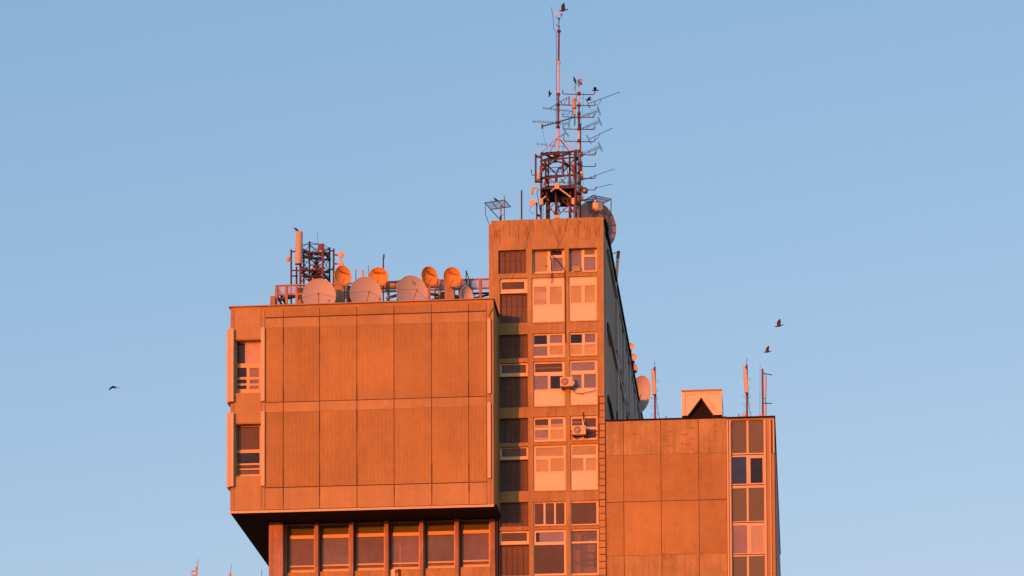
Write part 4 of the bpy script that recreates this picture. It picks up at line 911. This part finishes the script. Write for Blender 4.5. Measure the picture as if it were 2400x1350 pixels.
# ------------------------------------------------------------------ roof of the right wing
WR = RZ - .15
def wbase(x, Y): a = at(x, 985, Y); return Vector((a.x, a.y, WR))
def sector(x0, y0, x1, y1, Y, polex, top, tip, label, rungs=True):
    t = thing('sector_antenna', tuple(wbase(polex, Y)), label, 'antenna', 'panel antennas on the right wing roof')
    MB().tube([wbase(polex + 1, Y), at(polex, top, Y)], .045, 8).build('pole', RED, t)
    mb = MB(); w_ = 9.5 * PX / 2; a, b = at(x0, y0, Y - .25), at(x1, y1, Y - .25)
    vs = [(p.x + sx * w_, p.y + sy * .09, p.z) for p in (b, a) for sx, sy in ((-1, 1), (-.8, -1), (.8, -1), (1, 1))]
    mb.add(vs, [(3, 2, 1, 0), (4, 5, 6, 7), (0, 1, 5, 4), (1, 2, 6, 5), (2, 3, 7, 6), (3, 0, 4, 7)]); mb.build('panel', RADOME, t, bevel=.012)
    MB().tube([at(polex, top, Y), at(tip[0], tip[1], Y)], .012, 5).build('spike', DARK, t)
    mb = MB(); mb.tube([at(polex, y0 + 2, Y), at(x0, y0 + 6, Y - .15)], .04, 6); mb.tube([at(polex, y1 - 4, Y), at(x1, y1 - 4, Y - .15)], .04, 6); mb.tube([at(polex, top + 6, Y), at(polex - 6, top + 5, Y), at(polex - 7, top + 8, Y)], .03, 6); mb.build('bracket', RUST, t)
    MB().lathe(at(polex - 5.5, top + 5, Y - .1), (-.2, -1, 0), [(-.06, .03), (0, .05), (.02, .04)], 10).build('small_unit', WPNT, t)
    if rungs:
        mb = MB(); y = y0 + 20
        while y < 975:
            mb.tube(P([(polex + 1, y), (polex + 10, y + .4), (polex + 4, y + 8)], Y), .007, 4)
            if y > y1 - 10: mb.tube(P([(polex - 1, y + 2), (polex - 10, y + 1.6), (polex - 4, y + 8)], Y), .007, 4)
            y += 19.5
        mb.build('climbing_peg', DULL, t)
        MB().tube(P([(polex + 3, y1), (polex + 6, 955), (polex + 10, 972), (polex + 12, 982)], Y), .01, 4).build('feeder_cable', DULL, t)
    return t
sector(1530.5, 871, 1534, 925, 146, 1534.5, 860, (1534.7, 846), 'cream panel antenna on a red pole beside the half hidden dish, nearest the tower')
sector(1746, 867, 1750, 921, 145.5, 1750, 855, (1750.8, 840), 'cream panel antenna on a red pole right of the box with the triangular opening')
t = thing('dipole_mast', tuple(wbase(1787.5, 145.5)), 'red pole with two side arms and slim tubes, rightmost mast on the right wing', 'antenna mast')
MB().tube([wbase(1788, 145.5), at(1787, 864.5, 145.5)], .045, 8).build('pole', RED, t)
for y0, y1 in ((874.5, 879), (945, 945.5)): MB().tube(P([(1788, y0), (1810, y1)], 145.5), .022, 6).build('side_arm', DARK, t)
for y0, y1 in ((880, 933), (947, 978)): MB().tube(P([(1795, y0), (1794.3, y1)], 145.4), .04, 8).build('tube_antenna', RADOME2, t)
mb = MB(); mb.tube(P([(1793, 876), (1793, 884)], 145.5), .016, 5); mb.tube(P([(1788, 935), (1794, 933), (1794, 946)], 145.5), .02, 5); mb.build('bracket', DARK, t)
MB().tube(P([(1781.5, 853), (1781.3, 900), (1780.8, 975)], 145.5), .006, 4).build('cable', DULL, t)
for x, Y in ((1743.5, 145.0), (1783, 145.0)):
    c_ = at(x, 976, Y); lab = 'small domed cream housing at the foot of the ' + ('panel antenna right of the big box' if x < 1760 else 'rightmost mast')
    single(MB().lathe((c_.x, c_.y, WR), (0, 0, 1), [(0, .14), (c_.z - WR - .02, .14), (c_.z - WR + .06, .11), (c_.z - WR + .10, .04)], 14), 'cable_housing', RADOME, lab, 'housing', 'cable housings')
rod(1561, 975, 984, 144.6, .02, DULL, 'short_peg', 'short thin peg on the wing roof edge left of the box with triangular opening', 'peg', zb=WR)
rod(1731.5, 969.5, 984, 144.6, .02, DULL, 'short_peg', 'short thin peg on the wing roof left of the two rightmost masts', 'peg', zb=WR)
# box with the triangular opening
t = thing('ventilation_hood', tuple(wbase(1646, 146)), 'cream ventilation box with a dark triangular opening on the right wing roof', 'vent')
YV = 145.3
x0, x1, z0, z1 = rect(1598, 914.5, 1692, 973, YV)
zb = wbase(1646, YV).z
ax, az = XX(1643.5, 931, YV), ZZ(1643.5, 931, YV)
tl, tr = XX(1611, 975, YV), XX(1673, 972, YV)
mb = MB(); D_ = 2.6
fr_ = [(x0, z0), (tl, z0), (ax, az), (tr, z0), (x1, z0), (x1, z1), (x0, z1)]
N_ = 7
mb.add([(x, YV, z) for x, z in fr_] + [(x, YV + D_, z) for x, z in fr_],
       [(0, 1, 2, 6), (2, 3, 4, 5), (2, 5, 6), (7, 13, 9, 8), (9, 12, 11, 10), (9, 13, 12), (0, 6, 13, 7), (6, 5, 12, 13), (5, 4, 11, 12), (1, 8, 9, 2), (2, 9, 10, 3), (0, 7, 8, 1), (3, 10, 11, 4)])
mb.build('housing', PAN, t)
mb = MB(); rim = .06
def sl_(p, q, w_=.03, d=.03): mb.bar((p[0], YV - d, p[1]), (q[0], YV - d, q[1]), w_)
mb.box(x0 - .03, x1 + .03, YV - .05, YV - .003, z1 - .05, z1 + .02); mb.box(x0 + .16, x0 + .175, YV - .02, YV - .003, z0, z1 - .06)
sl_((x0 + .2, z1 - .22), (ax - .25, z1 - .18), .012, .005); sl_((ax + .2, z1 - .18), (x1 - .1, z1 - .18), .012, .005); sl_((ax + .2, z1 - .25), (tr + .1, z0 + .1), .012, .005); sl_((ax, z1 - .05), (ax, az + .05), .01, .005)
mb.build('seam', CON, t)
mb = MB(); mb.box(x0 + .02, tl - .05, YV + .05, YV + D_ - .1, zb, z0 - .003); mb.box(tr + .1, x1 - .02, YV + .05, YV + D_ - .1, zb, z0 - .003); mb.box(tl - .1, tr + .1, YV + .32, YV + .36, zb, az + .1); mb.build('base', SOFF, t)  # footings, plus a near-black panel that paints the shade inside the opening

# ------------------------------------------------------------------ air conditioners
def aircon(x0, y0, x1, y1, label, off=.36):
    Y = YT - off
    a, b, c, d = rect(x0, y0, x1, y1, Y)
    t = thing('air_conditioner', ((a + b) / 2, YT - .2, c), label, 'air conditioner', 'air conditioners on the tower front')
    bx = MB().box(a, b, Y, Y + .30, c, d).build('casing', RADOME, t, bevel=.02)
    fc = Vector((a + (b - a) * .38, Y, (c + d) / 2)); r_ = (d - c) * .40
    MB().lathe(fc + Vector((0, -.002, 0)), (0, -1, 0), [(0, r_), (.004, r_ * .97)], 28).build('fan_grille', mat('grille_brown', (.20, .16, .15), .6), bx)
    g = MB()
    for k in range(1, 5):
        q = r_ * k / 4.6; g.tube([fc + Vector((q * math.cos(s * math.pi / 12), -.012, q * math.sin(s * math.pi / 12))) for s in range(25)], .006, 4, cap=False)
    g.lathe(fc + Vector((0, -.005, 0)), (0, -1, 0), [(0, .045), (.015, .04)], 12); g.build('grille_ring', RADOME, bx)
    mb = MB()
    for x in (a + .08, b - .08): mb.box(x - .02, x + .02, Y + .02, YT + .1, c - .05, c - .003); mb.bar((x, YT - .01, c - .10), (x, Y + .06, c - .05), .02)
    mb.build('bracket', DARK, t)
    return t
t = aircon(1312.5, 883, 1342.5, 905, 'upper cream air conditioner on the pier, cable hanging from it over a white panel')
MB().box(*[v for v in (XX(1343, 895, YT - .3), XX(1346, 895, YT - .3), YT - .32, YT - .12, ZZ(1344, 901, YT - .3), ZZ(1344, 893, YT - .3))]).build('valve_cover', WHT, t)
mb = MB(); mb.tube(P([(1340, 908), (1346, 918), (1352, 921.5), (1364, 922), (1376, 919), (1388, 917), (1397, 913.5)], YT - .03), .014, 6); mb.tube(P([(1366, 921), (1364, 925)], YT - .03), .012, 5); mb.build('cable', RUST, t)
t = aircon(1341, 996.5, 1373, 1018, 'lower cream air conditioner on a rail frame in front of a dark window')
mb = MB()
for y in (1010, 1018.5): mb.tube(P([(1337.5, y + 1), (1400, y)], YT - .06), .02, 6)
mb.tube(P([(1338, 1008), (1338, 1030)], YT - .06), .018, 5); mb.build('rail', RUST, t)
mb = MB(); mb.tube(P([(1366.5, 966), (1367, 980), (1371, 996)], YT - .06), .022, 6); mb.tube(P([(1368, 978), (1369, 990), (1369, 997)], YT - .05), .018, 5); mb.build('cable', CABLE, t)

# ------------------------------------------------------------------ cables
def cable(pts, r, label, Y=YT - .045, m_=RUST):
    return single(MB().tube(P(pts, Y), r, 6), 'cable', m_, label, 'cable', 'loose cables on the tower front')
cable([(1291, 596), (1299, 604), (1318, 626), (1323.5, 634), (1324.5, 700), (1325.5, 790), (1326, 803)], .018, 'thick black cable from the open top window down the pier', m_=CABLE)
cable([(1291, 594), (1292, 620), (1294, 637), (1291, 652), (1293, 664), (1295, 658), (1294, 640), (1290, 600)], .012, 'thin cable loop hanging from the open top window')
cable([(1287, 513), (1293, 530), (1303, 553), (1308.5, 571)], .005, 'thin cable sagging over the parapet above the open top window, left strand')
cable([(1330, 511), (1325, 540), (1317, 560), (1309, 573), (1305, 592)], .005, 'thin cable crossing the parapet from the lattice foot, right strand')
cable([(1249, 514), (1243, 540), (1236, 556), (1226, 590), (1212, 625), (1199, 657), (1186, 686)], .005, 'long thin cable slanting across the brown louvres and parapet')
cable([(1241, 516), (1239, 545), (1236, 575), (1229, 588)], .005, 'short thin cable on the parapet near the brown louvres')
single(MB().tube(P([(1155, 722), (1151, 730), (1145, 741)], YL - .06), .012, 6), 'cable', CABLE, 'short thin cable at the upper right corner of the hanging block', 'cable')
single(MB().tube([at(1157, 1122, YL), at(1163, 1140, YL + 1.2) , at(1167, 1152, YT - .1)], .014, 6), 'cable', CABLE, 'thin cable running back along the side of the hanging block near its foot', 'cable')

# ------------------------------------------------------------------ masts reaching up from the lower roof
PZ = 31.3
def lowmast(x, ytop, spike, Y, label, panel=True, m_=None):
    b_ = at(x, 1360, Y); b_.z = PZ
    t = thing('roof_mast', tuple(b_), label, 'antenna mast', 'mast tips at the bottom left')
    a = at(x + .6, ytop, Y); MB().tube([b_, Vector((a.x, a.y, a.z))], .05, 10).build('pole', FIN, t)
    MB().lathe(at(x + .8, ytop + 4, Y), (0, 0, 1), [(-.1, .045), (-.05, .065), (.03, .065), (.08, .02)], 12).build('cap', RADOME, t)
    MB().tube(P([(x + 3, ytop + 1), spike], Y), .010, 5).build('spike', DARK, t)
    if panel:
        c1 = at(x - 8, ytop + 17, Y - .1); MB().box(c1.x - .07, c1.x + .07, Y - .2, Y - .02, PZ + .6, c1.z).build('panel', RADOME, t, bevel=.015)
        MB().tube(P([(x - 11, ytop + 12), (x - 5, ytop + 9), (x, ytop + 12)], Y), .02, 5).build('bracket', DARK, t)
    return t
lowmast(459.5, 1329, (464.5, 1310), 150, 'mast tip with cream cap and thin spike at the lower left, farthest from the building')
lowmast(538, 1343.5, (541.8, 1323), 152, 'mast tip with cream cap and thin spike at the lower left, closer to the building')
b_ = at(613.5, 1335, 152); single(MB().tube([(b_.x, b_.y, PZ), b_], .012, 5), 'lightning_rod', DARK, 'thin dark rod at the lower left right beside the building corner', 'rod', loc=(b_.x, b_.y, PZ))
t = thing('front_mast', (XX(936, 1345, YT - 1.6), YT - 1.6, PZ), 'cream panel antenna and thin whip on a dark pole before the low windows', 'antenna')
Yq = YT - 1.6
a = at(936.5, 1335, Yq); MB().tube([(a.x, a.y, PZ), a], .06, 8).build('pole', RUST, t)
a, b, c, d = rect(918.5, 1335, 926.5, 1380, Yq - .2); MB().box(a, b, Yq - .3, Yq - .1, PZ + .5, d).build('panel', WHT, t, bevel=.012)
mb = MB(); mb.tube(P([(926, 1338), (937, 1334.5)], Yq - .05), .03, 6); mb.tube(P([(927, 1342), (936, 1339)], Yq), .02, 6); mb.build('bracket', RUST, t)
MB().tube(P([(937.5, 1335), (937.8, 1277)], Yq), .009, 4).build('whip', FIN, t)

# ------------------------------------------------------------------ birds
def bird_mesh(name, wl, wr, spread=1.0, sweep=.0, fold=False, mt=BIRD, legs=False):
    """body along +X (head), Z up; wl, wr = wing elevation angles in degrees; one continuous remeshed surface"""
    mb = MB()
    prof = [(-.23, .008), (-.21, .03), (-.15, .026), (-.10, .034), (-.04, .055), (.03, .062), (.09, .052), (.13, .036), (.155, .034), (.18, .036), (.205, .028), (.22, .012), (.25, .004)]
    mb.lathe((0, 0, 0), (1, 0, 0), prof, 14)
    for s in (-1, 1):                                                # tail fan
        pass
    mb.add([(-.08, -.02, .008), (-.08, .02, .008), (-.24, .055, .008), (-.25, 0, .012), (-.24, -.055, .008), (-.08, -.02, -.008), (-.08, .02, -.008), (-.24, .055, -.006), (-.25, 0, -.004), (-.24, -.055, -.006)],
           [(0, 4, 3, 2, 1), (5, 6, 7, 8, 9), (0, 1, 6, 5), (1, 2, 7, 6), (2, 3, 8, 7), (3, 4, 9, 8), (4, 0, 5, 9)])
    if not fold:
        for s, ang in ((1, wl), (-1, wr)):
            a0 = R(ang); sec = []
            # span stations: (distance, chord lead x, chord trail x, extra bend)
            for d, le, tr, bd in ((0, .08, -.09, 0), (.13, .11, -.10, 0), (.25, .10 - sweep * .4, -.10 - sweep * .3, -10), (.36, .05 - sweep, -.07 - sweep, -18), (.42, -.02 - sweep, -.06 - sweep, -22)):
                sec.append((d * spread, le, tr, bd))
            pts = []; y = 0; z = .02; pd = 0
            for d, le, tr, bd in sec:
                aa = a0 + R(bd); y += (d - pd) * math.cos(aa); z += (d - pd) * math.sin(aa); pd = d
                nrm = Vector((0, -math.sin(aa), math.cos(aa))); th = .014 if d < .3 else .009
                for x, f in ((le, .5), ((le + tr) / 2, 1.0), (tr, .5)): pts.append(Vector((x, y, z)) + nrm * th * f)
                for x, f in ((tr, .5), ((le + tr) / 2, 1.0), (le, .5)): pts.append(Vector((x, y, z)) - nrm * th * f)
            pts = [Vector((p.x, p.y * s, p.z)) for p in pts]; fs = []
            for k in range(len(sec) - 1):
                for j in range(6): q = (k * 6 + j, k * 6 + (j + 1) % 6, (k + 1) * 6 + (j + 1) % 6, (k + 1) * 6 + j); fs.append(q if s > 0 else q[::-1])
            e = len(sec) - 1; fs.append(tuple(range(6)) if s < 0 else tuple(range(5, -1, -1))); fs.append(tuple(e * 6 + j for j in (range(6) if s > 0 else range(5, -1, -1))))
            mb.add(pts, fs)
    else:
        for s in (-1, 1): mb.lathe((-.02, s * .036, .012), (1, 0, .06), [(-.20, .004), (-.12, .02), (0, .036), (.08, .03), (.11, .01)], 10)
        for s in (-1, 1): mb.tube([(0, s * .02, -.03), (.005, s * .022, -.10), (.03, s * .022, -.115)], .009, 5)
    me = bpy.data.meshes.new(name); me.from_pydata(mb.v, [], mb.f); me.update()
    tmp = bpy.data.objects.new('tmp', me); C.objects.link(tmp); rm = tmp.modifiers.new('r', 'REMESH'); rm.mode = 'VOXEL'; rm.voxel_size = .0075; rm.use_smooth_shade = True
    dg = bpy.context.evaluated_depsgraph_get(); out = bpy.data.meshes.new_from_object(tmp.evaluated_get(dg)); bpy.data.objects.remove(tmp)
    out.name = name; out.materials.clear(); out.materials.append(mt); return out
def bird(px, py, Y, me, rot, label, sc=1.0, grp='crows around the roof aerials'):
    o = bpy.data.objects.new('bird', me); C.objects.link(o); o.location = at(px, py, Y); o.rotation_euler = [R(v) for v in rot]; o.scale = (sc,) * 3
    ORI[o.name] = o.location.copy(); tag(o, label, 'bird', grp)
up = bird_mesh('bird_wings_up', 70, 62, .85, .03, mt=BIRDB); mid = bird_mesh('bird_wings_mid', 28, 20, .8, .05); glide = bird_mesh('bird_glide', 12, -28, .9, .06); per = bird_mesh('bird_perched', 0, 0, fold=True)
upb = bird_mesh('bird_wings_up_brown', 78, 66, .8, .06, mt=BIRDB)
bird(1321, 24, 146, up, (0, 12, 188), 'crow flapping with wings raised just above the lamp at the mast top', .85)
bird(1826, 763.5, 143, upb, (0, 8, 176), 'crow flying with wings straight up, upper of the two right of the tower', .8)
bird(1799, 824.5, 143, upb, (0, 6, 184), 'crow flying above the rightmost masts, lower of the two right of the tower', .7)
bird(266.5, 907.5, 135, glide, (-18, 0, 255), 'lone crow gliding far out on the left', .72)
bird(1289.5, 221.5, 146, mid, (35, 50, 215), 'dark crow banking just left of the tall mast', .62)
bird(1380, 234, 145, mid, (0, 6, 200), 'crow flying between the upper side arms of the aerial mast', .62)
bird(1395.5, 211.5, 146, mid, (0, -4, 165), 'crow settling with wings out on the end of the topmost side arm', .68)
bird(1347, 187.5, 146, per, (0, -72, 150), 'crow perched upright at the very top of the aerial mast', .8)
bird(1327, 386.5, 146.5, per, (0, -30, 170), 'crow sitting on a rail inside the lattice base', .8)
bird(1162.5, 468, 146.0, per, (0, -40, 150), 'crow perched on the left grid aerial', .75)
bird(695.5, 538.5, 146.0, per, (0, -38, 165), 'crow perched on top of the tall panel antenna', .8)
